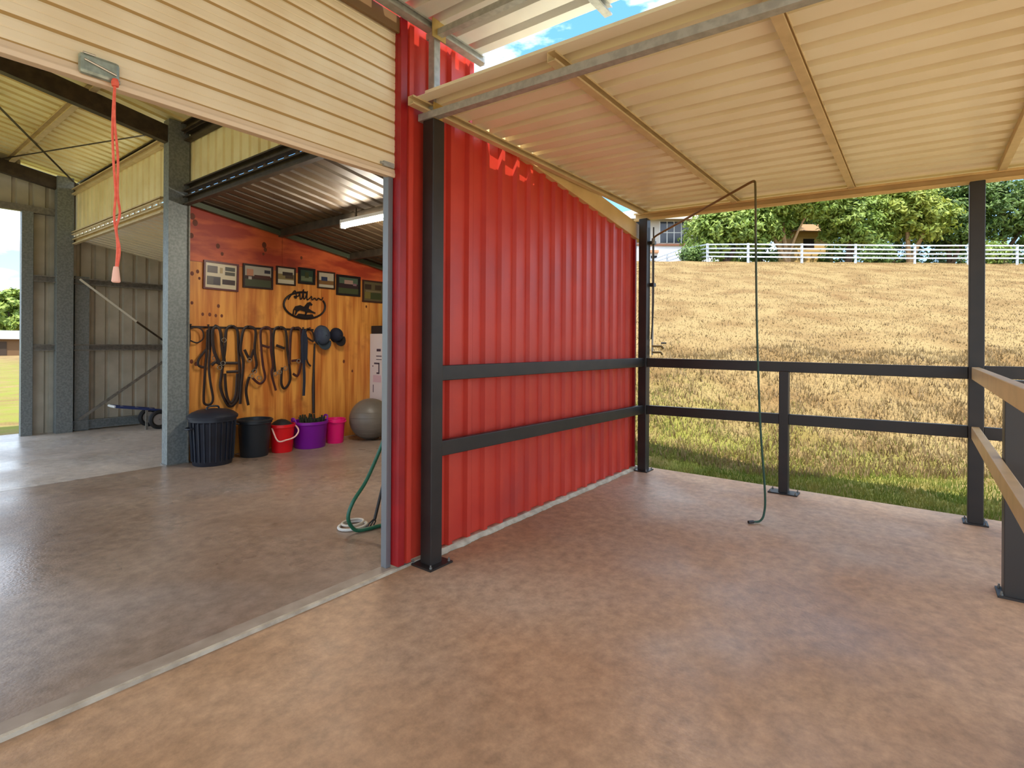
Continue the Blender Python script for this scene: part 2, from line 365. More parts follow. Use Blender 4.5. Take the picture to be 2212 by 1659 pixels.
# side wall of the lean-to and the far end wall
wr = sbase('wall_right', (3.5, 4, 0), 'ribbed grey steel side wall of the lean-to')
ribbed('cladding', M_WALLIN, lambda u, v, h: (3.5 + h, u, v), .0, 8.0, .03, 2.66, wr)
wb = sbase('wall_back', (0, 8, 0), 'grey ribbed steel end wall with galvanised girts')
def back_top(u): return 4.05 - .18 * u if u < .43 else 3.2 - .16 * u
ribbed('cladding', M_WALLIN, lambda u, v, h: (u, 8.06 + h, v), -.36, .22, .012, 3.95, wb)
ribbed('cladding', M_WALLIN, lambda u, v, h: (u, 8.06 + h, v), 0.22, 3.5, .012, lambda u: 3.2 - .16 * u, wb)
ribbed('cladding', M_WALLIN, lambda u, v, h: (u, 8.06 + h, v), -3.6, -.36, 3.36, lambda u: 4.05 - .18 * max(u, -3.8 - u), wb)
ribbed('cladding', M_WALLIN, lambda u, v, h: (u, 8.06 + h, v), -4.4, -3.6, .03, 3.7, wb)
MB().cee((-.36, 8.0, .02), (-.36, 8.0, 3.36), .13, .10, (1, 0, 0), (0, 1, 0)).build('jamb', M_COLUMN, wb)
MB().cee((-3.6, 8.0, .02), (-3.6, 8.0, 3.36), .13, .10, (-1, 0, 0), (0, 1, 0)).build('jamb', M_COLUMN, wb)
MB().bar((-3.6, 8.0, 3.40), (.2, 8.0, 3.40), .08, .10).build('header', M_GALVD, wb)
for z in (1.33, 2.37):
    MB().cee((.24, 7.97, z), (3.48, 7.97, z), .07, .1, (0, -1, 0), (0, 0, 1)).build('girt', M_GALVD, wb)
    MB().cee((-.23, 7.97, z), (.02, 7.97, z), .06, .1, (0, -1, 0), (0, 0, 1)).build('girt', M_GALVD, wb)
MB().cee((.24, 7.97, .11), (3.48, 7.97, .11), .07, .14, (0, -1, 0), (0, 0, 1)).build('girt', M_COLUMN, wb)
MB().bar((.30, 7.86, 2.40), (1.06, 7.86, 1.76), .008, .03).build('brace', flat((224, 220, 204), .4), wb)
MB().bar((1.06, 7.86, 1.76), (1.9, 7.86, 1.1), .008, .03).build('brace', M_DARKSTEEL, wb)
MB().bar((.30, 7.86, .2), (1.9, 7.86, 1.42), .008, .045).build('brace', M_GALVD, wb)
MB().box(.26, .44, 7.93, 7.99, .02, 2.45).build('stud', M_COLUMN, wb)

# ------------------------------------------------------------------ steel frame of the shed
fr = sbase('trim_2', (.3, 4.3, 0), 'galvanised steel column at the end of the plywood wall')
MB().cee((.215, 4.27, .018), (.215, 4.27, 3.98), .215, .15, (1, 0, 0), (0, 1, 0), t=.006, lip=.03).build('column', M_COLUMN, fr)
MB().box(.205, .44, 4.185, 4.36, .018, .03).build('base_plate', M_GALVD, fr)
MB().box(.42, .432, 4.17, 4.2, .03, 3.2).build('flange_strip', M_GALVD, fr)
fr2 = sbase('trim_3', (.1, 7.9, 0), 'dark steel column beside the far opening')
MB().cee((.02, 7.92, .018), (.02, 7.92, 3.95), .2, .15, (1, 0, 0), (0, 1, 0), t=.006, lip=.03).build('column', M_COLUMN, fr2)
for i, (xx, yy) in enumerate(((-4.25, 4.27), (-4.25, 7.9), (-4.25, .2))):
    o = MB().cee((xx, yy, .018), (xx, yy, 3.9), .2, .15, (1, 0, 0), (0, 1, 0), t=.006, lip=.03).build('trim_%d' % (4 + i), M_COLUMN); struct(o, 'galvanised column on the left side of the shed')
zs = lambda x: 4.05 - .18 * x if x > -1.9 else 4.05 + .18 * (x + 3.8)
ce = sbase('ceiling', (-1.9, 4, 4), 'cream ribbed steel roof of the shed on dark rafters')
ribbed('roof_sheet', M_CREAM_IN, lambda u, v, h: (v, u, zs(v) + h), -.05, 8.3, -1.9, .74, ce, rib=.05)
ribbed('roof_sheet', M_CREAM_IN, lambda u, v, h: (v, u, zs(v) + h), -.05, 8.3, -4.55, -1.9, ce, rib=.05)
for yy in (4.27, 7.95, .25):
    MB().bar((.42, yy, zs(.42) - .2), (-1.9, yy, zs(-1.9) - .2), .09, .19).build('rafter', M_DARKSTEEL, ce)
    MB().bar((-4.3, yy, zs(-4.3) - .2), (-1.9, yy, zs(-1.9) - .2), .09, .19).build('rafter', M_DARKSTEEL, ce)
for xx in (.40, -.45, -1.3, -1.85, -2.5, -3.35, -4.2):
    MB().cee((xx, -.0, zs(xx) - .055), (xx, 8.2, zs(xx) - .055), .06, .1, (-1, 0, 0), (0, 0, 1)).build('purlin', M_BATTEN if xx > -1 and xx < 0 else M_DARKSTEEL, ce)
for (a, c) in (((-.6, 7.9), (.25, 4.4)), ((.25, 7.9), (-1.7, 4.4))):
    MB().bar((a[0], a[1], zs(a[0]) - .12), (c[0], c[1], zs(c[0]) - .12), .03, .003).build('strap_brace', M_DARKSTEEL, ce)

# fascia infill between the high roof and the lean-to roof
wm = sbase('wall_middle', (.4, 4, 3), 'cream ribbed infill panels between the high roof and lean-to roof')
ribbed('infill_panel', M_CREAM_IN, lambda u, v, h: (.45 + h * .6, u, v), .02, 4.30, 3.22, 3.86, wm)
ribbed('infill_panel', M_CREAM_IN, lambda u, v, h: (.25 + h * .6, u, v), 4.34, 8.06, 3.12, 3.72, wm)
MB().cee((.44, .02, 3.222), (.44, 4.2, 3.222), .07, .088, (-1, 0, 0), (0, 0, 1)).build('girt', M_DARKSTEEL, wm)
MB().cee((.44, .02, 3.82), (.44, 4.2, 3.82), .07, .1, (-1, 0, 0), (0, 0, 1)).build('girt', M_DARKSTEEL, wm)
MB().cee((.24, 4.38, 3.095), (.24, 7.95, 3.095), .05, .05, (-1, 0, 0), (0, 0, 1)).build('girt', M_BATTEN, wm)
MB().cee((.24, 4.38, 3.74), (.24, 7.95, 3.74), .05, .09, (-1, 0, 0), (0, 0, 1)).build('girt', M_BATTEN, wm)

# lean-to roof, falling to the right, its ribs open at the top edge
zl = lambda x: 3.2 - .16 * x
lt = sbase('ceiling_lean_to', (1.9, 4, 3), 'brown ribbed lean-to roof over the tack room')
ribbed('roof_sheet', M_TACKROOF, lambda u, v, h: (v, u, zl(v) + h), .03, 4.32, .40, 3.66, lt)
ribbed('roof_sheet', M_CREAM, lambda u, v, h: (v, u, zl(v) - .12 + h), 4.33, 8.25, .22, 3.66, lt)
MB().cee((.42, .02, zl(.42) - .06), (.42, 4.25, zl(.42) - .06), .06, .1, (-1, 0, 0), (0, 0, 1)).build('purlin', M_DARKSTEEL, lt)
MB().cee((.25, 4.38, zl(.25) - .19), (.25, 7.95, zl(.25) - .19), .05, .08, (-1, 0, 0), (0, 0, 1)).build('purlin', M_BATTEN, lt)
for xx in (1.54, 2.62, 3.4):
    MB().cee((xx, .02, zl(xx) - .055), (xx, 4.24, zl(xx) - .055), .06, .1, (1, 0, 0), (0, 0, 1)).build('purlin', M_DARKSTEEL, lt)
MB().bar((.45, 4.21, zl(.45) - .055), (3.48, 4.21, zl(3.48) - .055), .05, .06).build('rafter', mat('greenish_steel', (84, 92, 70), .5, .2), lt)

MB().extrude([(.44, zl(.44) - .08), (3.5, zl(3.5) - .08), (3.5, zl(3.5) + .03), (.44, zl(.44) + .03)], (0, 4.29, 0), (0, 4.30, 0), (1, 0, 0), (0, 0, 1)).build('closure_strip', M_TACKROOF, lt)
# plywood partition of the tack room
pw = sbase('wall_plywood', (2, 4.3, 0), 'varnished plywood partition with dark knots')
cuts = [.435, 1.02, 2.22, 3.48]
for i in range(3):
    x0, x1 = cuts[i] + .0015, cuts[i + 1] - .0015
    MB().box(x0, x1, 4.285, 4.303, .02, 2.398).build('plywood_sheet', M_PLY, pw)
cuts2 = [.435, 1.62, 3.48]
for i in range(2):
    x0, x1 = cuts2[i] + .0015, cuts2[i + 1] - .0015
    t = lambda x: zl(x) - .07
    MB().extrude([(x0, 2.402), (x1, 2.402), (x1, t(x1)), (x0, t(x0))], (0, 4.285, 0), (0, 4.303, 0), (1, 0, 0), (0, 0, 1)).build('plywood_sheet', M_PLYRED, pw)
b = MB()
for (x, z, r) in [(.50, 2.93, .03), (.53, 2.86, .03), (.49, 2.70, .025), (.79, 2.62, .024), (.84, 2.53, .018), (1.37, 2.72, .03), (1.385, 2.66, .022), (1.36, 2.60, .015), (1.9, 2.62, .018),
                  (.5, 2.25, .02), (.56, 2.28, .018), (.5, 1.90, .016), (.80, 1.88, .018), (.62, 1.77, .016), (.70, 1.77, .018), (.77, 1.76, .016), (.84, 1.76, .016), (.58, 2.20, .014), (.5, 1.2, .02), (.55, 1.17, .02), (2.6, 1.15, .02), (2.75, 1.0, .016), (3.0, 2.0, .016)]:
    b.lathe([(r, 0), (r * .5, .0012)], (0, 0, 0), 12, 1, 1.35); k = 24
    for q in range(len(b.v) - k, len(b.v)):
        px, py, pz = b.v[q]; b.v[q] = (x + px, 4.2848 - pz, z + py)
b.build('knot', M_KNOT, pw)['kind'] = 'stuff'

# ------------------------------------------------------------------ roller door
dr = sbase('door_1', (-1.9, .03, 2.5), 'cream roller door rolled halfway up')
SL = .1
sm = MB(); hh = SL - .004
sm.extrude([(0, 0), (-.007, .006), (-.010, .018), (-.010, .044), (-.0075, .048), (-.010, .052), (-.010, .08), (-.007, hh - .006), (0, hh), (.004, hh), (.004, 0)], (-3.82, .03, 0), (-.004, .03, 0), (0, 1, 0), (0, 0, 1))
first = None
for i in range(10):
    z = 2.545 + i * SL
    if first is None:
        first = sm.build('slat', M_DOOR, dr); first.location = (0, 0, z); o = first
    else:
        o = first.copy(); COL.objects.link(o); o.location = (0, 0, z)
MB().box(-3.82, -.004, .024, .034, 2.5, 3.56).build('curtain_backing', flat((176, 140, 84), .7), dr)
MB().extrude([(-.014, 0), (.03, 0), (.03, .012), (.006, .016), (.006, .05), (-.012, .05), (-.014, .03), (-.018, .02)], (-3.82, .03, 2.492), (-.004, .03, 2.492), (0, 1, 0), (0, 0, 1)).build('bottom_rail', mat('door_rail', (224, 200, 168), .4, .1), dr, bevel=.002)
MB().box(-.10, -.02, .005, .02, 2.545, 2.575).tube([(-.12, .012, 2.56), (-.03, .012, 2.56)], .008).build('end_latch', M_GALV, dr)
MB().cee((-.045, .055, .02), (-.045, .055, 3.5), .036, .05, (1, 0, 0), (0, 1, 0), t=.004, lip=.012).build('guide_track', mat('track_steel', (128, 130, 132), .4, .4), dr)
MB().box(-4.3, .0, -.0, .05, 3.43, 3.5).build('lintel', M_DARKSTEEL, dr)
lk = MB().box(-1.60, -1.465, -.012, .018, 2.505, 2.59).build('lock_housing', mat('zinc_plate', (176, 186, 172), .35, .5, col2=(140, 150, 138), scale=30), dr, bevel=.014)
MB().tube([(-1.585, -.014, 2.560), (-1.48, -.014, 2.535)], .005).tube([(-1.59, -.014, 2.585), (-1.55, -.014, 2.585)], .004).box(-1.49, -1.468, -.02, -.012, 2.5, 2.515).build('lock_bar', M_CHROME, lk)
M_ROPE = mat('orange_rope', (246, 120, 96), .8, 0, col2=(226, 92, 70), scale=40)
rp = thing('pull_rope', 'doubled orange pull rope hanging from the roller door', 'rope', (-1.49, -.02, 2.5))
b = MB()
b.tube(spline([(-1.487, -.022, 2.51), (-1.494, -.022, 2.35), (-1.492, -.024, 2.2), (-1.484, -.026, 2.05), (-1.488, -.026, 1.95), (-1.476, -.025, 1.84), (-1.482, -.025, 1.72)]), .0045, 7)
b.tube(spline([(-1.487, -.022, 2.51), (-1.490, -.03, 2.35), (-1.478, -.03, 2.2), (-1.478, -.03, 2.05), (-1.470, -.03, 1.97), (-1.482, -.03, 1.90), (-1.470, -.03, 1.82), (-1.480, -.03, 1.73)]), .0045, 7)
b.build('cord', M_ROPE, rp)
b = MB(); b.lathe([(.009, .03), (.012, .01), (.016, -.03), (.012, -.035)], (-1.481, -.027, 1.72), 10); b.build('frayed_end', mat('rope_end', (250, 196, 176), .9), rp)
b = MB(); b.lathe([(.012, .0), (.014, .015), (.01, .03)], (-1.487, -.024, 2.485), 10); b.build('knot', M_ROPE, rp)

# ------------------------------------------------------------------ porch roofs
za = lambda y: 2.94 + .028 * y          # underside of the battens
def awning(name, label, x0, x1, zf, ys, sheet_end, beams, yfar, m, sx0=.0, bm=M_BATTEN):
    a = thing(name, label, 'awning', (x0, 0, 0))
    H = .055
    ribbed('roof_sheet', m, lambda u, v, h: (u, v, zf(v) + H + h), x0 + sx0, x1 - .03, yfar, sheet_end, a, phase=.03, rib=.075)
    for y in ys:
        MB().cee((x0 - (.05 if y > -.5 else 0), y + .025, zf(y) + H / 2), (x1, y + .025, zf(y) + H / 2), .05, H, (0, -1, 0), (0, 0, 1), t=.003, lip=.012).build('batten', bm, a)
    return a
YS = (-.10, -1.12, -2.15, -3.18, -4.21, -4.9)
def low_end(u): return -.10 + .085 * sstep(1.25, 1.75, u) + .0
aw = awning('wash_bay_awning', 'cream ribbed steel awning roof on black posts over the wash bay', .07, 3.86, za, YS, low_end, None, -5.0, M_CREAM, -.02)
MB().bar((.18, -.02, za(0) - .0225), (.18, -4.95, za(-4.95) - .0225), .05, .045).build('high_beam', M_GALV, aw)
MB().cee((3.545, .0, za(0) - .03), (3.545, -4.95, za(-4.95) - .03), .055, .085, (-1, 0, 0), (0, 0, 1), t=.005, lip=.02).build('low_beam', M_BARGE, aw)
def post(parent, x0, y0, s, top, m=M_BLACK, plate=(.16, .16), name='post', base=0.0):
    p = MB().box(x0, x0 + s, y0, y0 + s, base, top).build(name, m, parent, bevel=.006)
    cx, cy = x0 + s / 2, y0 + s / 2
    MB().box(cx - plate[0] / 2, cx + plate[0] / 2, cy - plate[1] / 2, cy + plate[1] / 2, base, base + .012).build('base_plate', m, p)
    for sx in (-1, 1):
        for sy in (-1, 1): MB().lathe([(.009, .012), (.009, .022), (.005, .022), (.005, .034)], (cx + sx * (plate[0] / 2 - .018), cy + sy * (plate[1] / 2 - .018), base), 6).build('bolt', M_GALVD, p, smooth=False)
    return p
post(aw, .167, -.152, .1, 2.895, plate=(.2, .2))
post(aw, 3.44, -.185, .1, 2.87, plate=(.19, .17))
post(aw, 3.43, -3.075, .1, 2.785, plate=(.16, .16))
post(aw, 3.43, -4.26, .1, 2.76)
post(aw, .13, -4.26, .1, 2.77)
MB().box(.19, .245, -.13, -.075, 2.93, 3.45).build('post_extension', M_GALV, aw, bevel=.004)
MB().box(.16, .24, -.16, -.155, 2.89, 2.99).build('bracket', mat('zinc_yellow', (196, 168, 104), .4, .5), aw)
# upper porch roof before the roller door
zu = lambda y: 3.475 + .02 * y
au = awning('door_awning', 'upper pale steel awning roof with grey ledger above the roller door', -5.2, .70, zu, YS, -.05, None, -5.0, mat('zinc_sheet', (226, 224, 218), .4, .1, col2=(214, 212, 206), scale=3), .0, M_GALV)
MB().bar((.215, -.05, zu(0) - .02), (.215, -4.95, zu(-4.95) - .02), .045, .04).build('beam', M_GALV, au)
MB().bar((-5.0, -.05, zu(0) - .03), (-5.0, -4.95, zu(-4.95) - .03), .05, .06).build('beam', M_GALV, au)
for yy in (-.1, -4.2): MB().box(-5.05, -4.95, yy - .05, yy + .05, 0, 3.4).build('post', M_BLACK, au)
MB().box(.15, .27, -.155, -.15, 3.41, 3.53).build('bracket', mat('zinc_yellow', (196, 168, 104), .4, .5), au)
MB().box(-5.2, .72, -.105, -.06, 3.475, 3.532).build('ledger', M_GALV, au)

# ------------------------------------------------------------------ yard rails
def rail(parent, p0, p1, w=.05, h=.1, m=M_BLACK): return MB().bar(p0, p1, w, h).build('rail', m, parent, bevel=.004)
rw = thing('wall_guard_rails', 'pair of black steel guard rails across the red wall', 'rail', (1.8, -.1, 0))
for z0, z1 in ((1.245, 1.235), (.745, .70)): rail(rw, (.267, -.105, z0), (3.44, -.13, z1))
bf = thing('back_rail_fence', 'black two-rail steel fence at the back edge of the slab', 'fence', (3.48, -1.6, 0))
for z0, z1 in ((1.235, 1.225), (.70, .742)): rail(bf, (3.48, -.185, z0), (3.48, -2.975, z1))
post(bf, 3.435, -1.645, .085, 1.19, plate=(.16, .26))
rail(bf, (3.48, -3.075, 1.235), (3.48, -4.16, 1.235)); rail(bf, (3.48, -3.075, .74), (3.48, -4.16, .74))
rf = thing('side_rail_fence', 'beige two-rail side fence on a dark post nearest the camera', 'fence', (2.6, -3.05, 0))
rail(rf, (3.43, -3.02, 1.225), (.35, -3.02, 1.225), m=M_BEIGESTEEL); rail(rf, (3.43, -3.02, .742), (.35, -3.02, .742), m=M_BEIGESTEEL)
post(rf, 1.90, -3.165, .115, 1.25, mat('charcoal_steel', (58, 54, 50), .42), plate=(.16, .17))

post(rf, .36, -3.165, .115, 1.25, mat('charcoal_steel', (58, 54, 50), .42), plate=(.16, .17))

# ------------------------------------------------------------------ hanging wash hose, pipe and tap
hs = thing('wash_hose_arm', 'swivel arm with a long thin hose hanging to the concrete', 'hose', (3.5, -.25, 0))
TIP = Vector((2.44, -1.56, 2.79))
arm = [(3.50, -.24, 2.62), (3.47, -.28, 2.66), (3.2, -.62, 2.70), (2.6, -1.37, 2.785), (2.47, -1.53, 2.80), TIP]
MB().tube(spline(arm, 5), .011, 8).build('arm', mat('arm_brass', (132, 104, 58), .45, .3), hs)
MB().tube(spline([TIP, (2.435, -1.568, 2.72), (2.435, -1.575, 2.2), (2.43, -1.59, 1.5), (2.42, -1.62, .8), (2.415, -1.66, .25), (2.41, -1.655, .08), (2.39, -1.63, .02), (2.345, -1.59, .016)], 8), .0085, 8).build('hose', mat('hose_olive', (92, 78, 34), .5, 0, col2=(34, 74, 56), scale=.6, lo=.4, hi=.6), hs)
MB().tube([(2.345, -1.59, .016), (2.31, -1.56, .016)], .013, 8).build('hose_end', M_BLACK, hs)
MB().lathe([(.02, -.03), (.02, .03)], (3.505, -.235, 2.61), 12).build('pivot', M_GALVD, hs)
pp = thing('water_pipe', 'black water pipe with brass tap clamped to the corner post', 'pipe', (3.56, -.23, 1.3))
MB().tube(spline([(3.555, -.215, 2.78), (3.56, -.215, 2.4), (3.56, -.215, 1.9), (3.545, -.21, 1.65), (3.52, -.21, 1.5)], 4), .009, 8).build('hose', mat('black_hose', (50, 40, 30), .5), pp)
MB().tube([(3.565, -.205, 2.62), (3.565, -.205, 1.32)], .011, 8).build('riser', mat('pvc_grey', (176, 172, 164), .5), pp)
for z in (2.60, 2.12): MB().box(3.52, 3.585, -.235, -.18, z - .02, z + .02).build('clamp', M_BLACK, pp)
b = MB(); b.tube([(3.55, -.21, 1.42), (3.60, -.30, 1.42), (3.61, -.32, 1.39)], .014, 8); b.tube([(3.55, -.21, 1.35), (3.60, -.29, 1.35), (3.605, -.31, 1.32)], .013, 8)
b.build('tap', mat('brass', (150, 128, 84), .35, .6), pp)
MB().tube([(3.585, -.30, 1.455), (3.615, -.35, 1.455)], .009, 6).build('tap_handle', M_BLACK, pp)

# ------------------------------------------------------------------ tack room: lamp
YL0, YL1, XL = 1.45, 2.70, 1.47
lz = 2.80
lm = thing('fluorescent_batten', 'lit white fluorescent batten light under the tack room roof', 'light', (XL, 2.1, lz))
MB().box(XL - .03, XL + .03, YL0, YL1, lz + .015, lz + .055).build('housing', M_WHITE, lm, bevel=.004)
def emis(name, c, st):
    m = bpy.data.materials.new(name); m.use_nodes = True; n = m.node_tree.nodes; b = n['Principled BSDF']
    b.inputs['Base Color'].default_value = (*c, 1); b.inputs['Emission Color'].default_value = (*c, 1); b.inputs['Emission Strength'].default_value = st; return m
MB().tube([(XL, YL0 + .02, lz - .012), (XL, YL1 - .02, lz - .012)], .026, 12).build('diffuser', emis('tube_light', (1, .93, .80), 55), lm)
for yy in (YL0, YL1): MB().box(XL - .032, XL + .032, yy - .012, yy + .012, lz - .04, lz + .056).build('end_cap', M_WHITE, lm)
for yy in (1.7, 2.45): MB().box(XL - .008, XL + .008, yy - .008, yy + .008, lz + .05, zl(XL) + .0).build('hanger', M_DARKSTEEL, lm)

# ------------------------------------------------------------------ pictures and sign on the plywood
YW = 4.285
def picture(label, x0, x1, z0, z1, fcol, mcol, prints, fw=.022, tilt=0.):
    c = ((x0 + x1) / 2, YW, (z0 + z1) / 2)
    p = thing('framed_picture', label, 'picture', c, 'framed pictures in a row on the plywood wall')
    ob = []
    b = MB()
    for (a0, a1, c0, c1) in ((x0, x1, z0, z0 + fw), (x0, x1, z1 - fw, z1), (x0, x0 + fw, z0 + fw, z1 - fw), (x1 - fw, x1, z0 + fw, z1 - fw)): b.box(a0, a1, YW - .022, YW, c0, c1)
    ob.append(b.build('frame', flat(fcol, .4), p))
    ob.append(MB().box(x0 + fw * .8, x1 - fw * .8, YW - .008, YW - .001, z0 + fw * .8, z1 - fw * .8).build('mount', flat(mcol, .35), p))
    iw, ih = x1 - x0 - 2 * fw, z1 - z0 - 2 * fw
    for k, (u0, v0, u1, v1, col) in enumerate(prints):
        y = YW - .0085 - .0006 * (k + 1)
        ob.append(MB().box(x0 + fw + u0 * iw, x0 + fw + u1 * iw, y, YW - .004, z0 + fw + v0 * ih, z0 + fw + v1 * ih).build('print', flat(col, .35), p))
    if tilt: p.rotation_euler = (0, tilt, 0)
CR = (214, 200, 168)
picture('red-framed picture with four dark photos, leftmost in the row', .62, 1.035, 2.075, 2.425, (92, 24, 22), CR,
        [(.06, .60, .38, .88, (74, 54, 40)), (.62, .74, .94, .90, (60, 56, 40)), (.62, .56, .94, .70, (70, 64, 44)), (.06, .12, .48, .46, (88, 80, 70)), (.26, .14, .46, .42, (56, 44, 48)), (.54, .18, .95, .38, (54, 30, 26)), (.46, .62, .54, .84, (176, 150, 96))], tilt=.02)
picture('dark-framed photo of riders under a pale sky, second in the row', 1.09, 1.485, 2.135, 2.445, (42, 20, 16), (176, 168, 150),
        [(0, 0, 1, .42, (72, 76, 52)), (0, .36, 1, .52, (66, 42, 32)), (.08, .52, .32, .84, (186, 128, 96)), (.14, .34, .26, .48, (180, 168, 156)), (.74, .70, .96, .86, (50, 46, 56)), (.36, .44, .96, .58, (78, 44, 34))])
picture('small pale photo of a dark horse, third in the row', 1.53, 1.808, 2.215, 2.465, (46, 26, 18), (200, 190, 164),
        [(.02, .26, 1, .62, (140, 122, 78)), (.30, .52, .92, .76, (62, 48, 46)), (.46, .34, .96, .56, (84, 66, 52))], fw=.02)
picture('small dark green picture, fourth and narrowest in the row', 1.848, 2.106, 2.255, 2.484, (26, 16, 16), (46, 64, 50),
        [(.08, .10, .92, .48, (104, 112, 82)), (.36, .36, .66, .84, (62, 66, 34))], fw=.03)
picture('small photo with a blue figure on a cream mount', 2.143, 2.43, 2.217, 2.468, (58, 34, 22), (186, 172, 148),
        [(0, .20, 1, .48, (124, 88, 48)), (.18, .44, .58, .72, (46, 54, 84)), (.0, .0, 1, .16, (196, 184, 158))], fw=.02)
picture('square dark photo of a race over green grass, sixth in the row', 2.455, 2.876, 2.143, 2.45, (26, 14, 16), (44, 34, 34),
        [(.02, 0, 1, .34, (66, 72, 40)), (.06, .62, .96, .98, (76, 92, 74)), (.30, .60, .72, .84, (164, 132, 118)), (.04, .34, .98, .58, (50, 28, 32)), (.72, .52, .9, .66, (130, 96, 104))], fw=.03)
picture('brown-framed olive collage, last in the row beside the jamb', 2.92, 3.325, 2.07, 2.415, (62, 28, 20), (98, 84, 54),
        [(.06, .60, .40, .86, (56, 38, 24)), (.60, .60, .94, .86, (60, 42, 26)), (.06, .12, .46, .46, (120, 104, 50)), (.36, .10, .94, .44, (58, 66, 32)), (.1, .48, .9, .54, (124, 110, 80))])

# oval iron sign: rim, script lettering, little running horse
M_IRON = mat('wrought_iron', (34, 22, 22), .5, .3)
cx, cz, rx, rz = 1.955, 1.955, .315, .185
og = thing('iron_sign', 'oval black iron sign with script lettering and a horse', 'sign', (cx, 4.27, cz))
b = MB(); P = []
for k in range(49):
    t = math.radians(62 + 300 * k / 48 + 26); P.append((cx + rx * math.cos(t), 4.272, cz + rz * math.sin(t)))
b.tube(P, .014, 8); b.build('rim', M_IRON, og)
b = MB()
b.tube(spline([(1.70, 4.268, 2.02), (1.74, 4.268, 2.08), (1.80, 4.268, 2.15), (1.82, 4.268, 2.05), (1.79, 4.268, 2.07), (1.85, 4.268, 2.08), (1.87, 4.268, 2.12), (1.88, 4.268, 2.04), (1.91, 4.268, 2.07), (1.925, 4.268, 2.18), (1.93, 4.268, 2.05), (1.96, 4.268, 2.07), (1.985, 4.268, 2.16), (1.98, 4.268, 2.04), (2.02, 4.268, 2.06), (2.05, 4.268, 2.09), (2.06, 4.268, 2.04), (2.10, 4.268, 2.07), (2.13, 4.268, 2.04), (2.16, 4.268, 2.07), (2.21, 4.268, 2.05), (2.23, 4.268, 2.09)], 5), .0085, 6)
b.build('lettering', M_IRON, og)
hp = [(-.17, -.12), (-.16, -.05), (-.13, .0), (-.06, .02), (.0, .0), (.05, .06), (.09, .075), (.13, .04), (.115, .02), (.085, .03), (.07, -.02), (.12, -.05), (.18, -.075), (.17, -.09), (.10, -.075), (.05, -.075), (.03, -.12), (.015, -.12), (.02, -.07), (-.06, -.05), (-.10, -.075), (-.12, -.115), (-.14, -.115), (-.12, -.06), (-.145, -.04), (-.155, -.12)]
b = MB(); b.extrude(hp, (cx - .02, 4.262, cz - .02), (cx - .02, 4.274, cz - .02), (1, 0, 0), (0, 0, 1)); b.build('horse', M_IRON, og)
b = MB(); b.extrude([(-.15, -.172), (.14, -.172), (.11, -.12), (.02, -.128), (-.1, -.118)], (cx, 4.262, cz), (cx, 4.274, cz), (1, 0, 0), (0, 0, 1)); b.build('ground_plate', M_IRON, og)

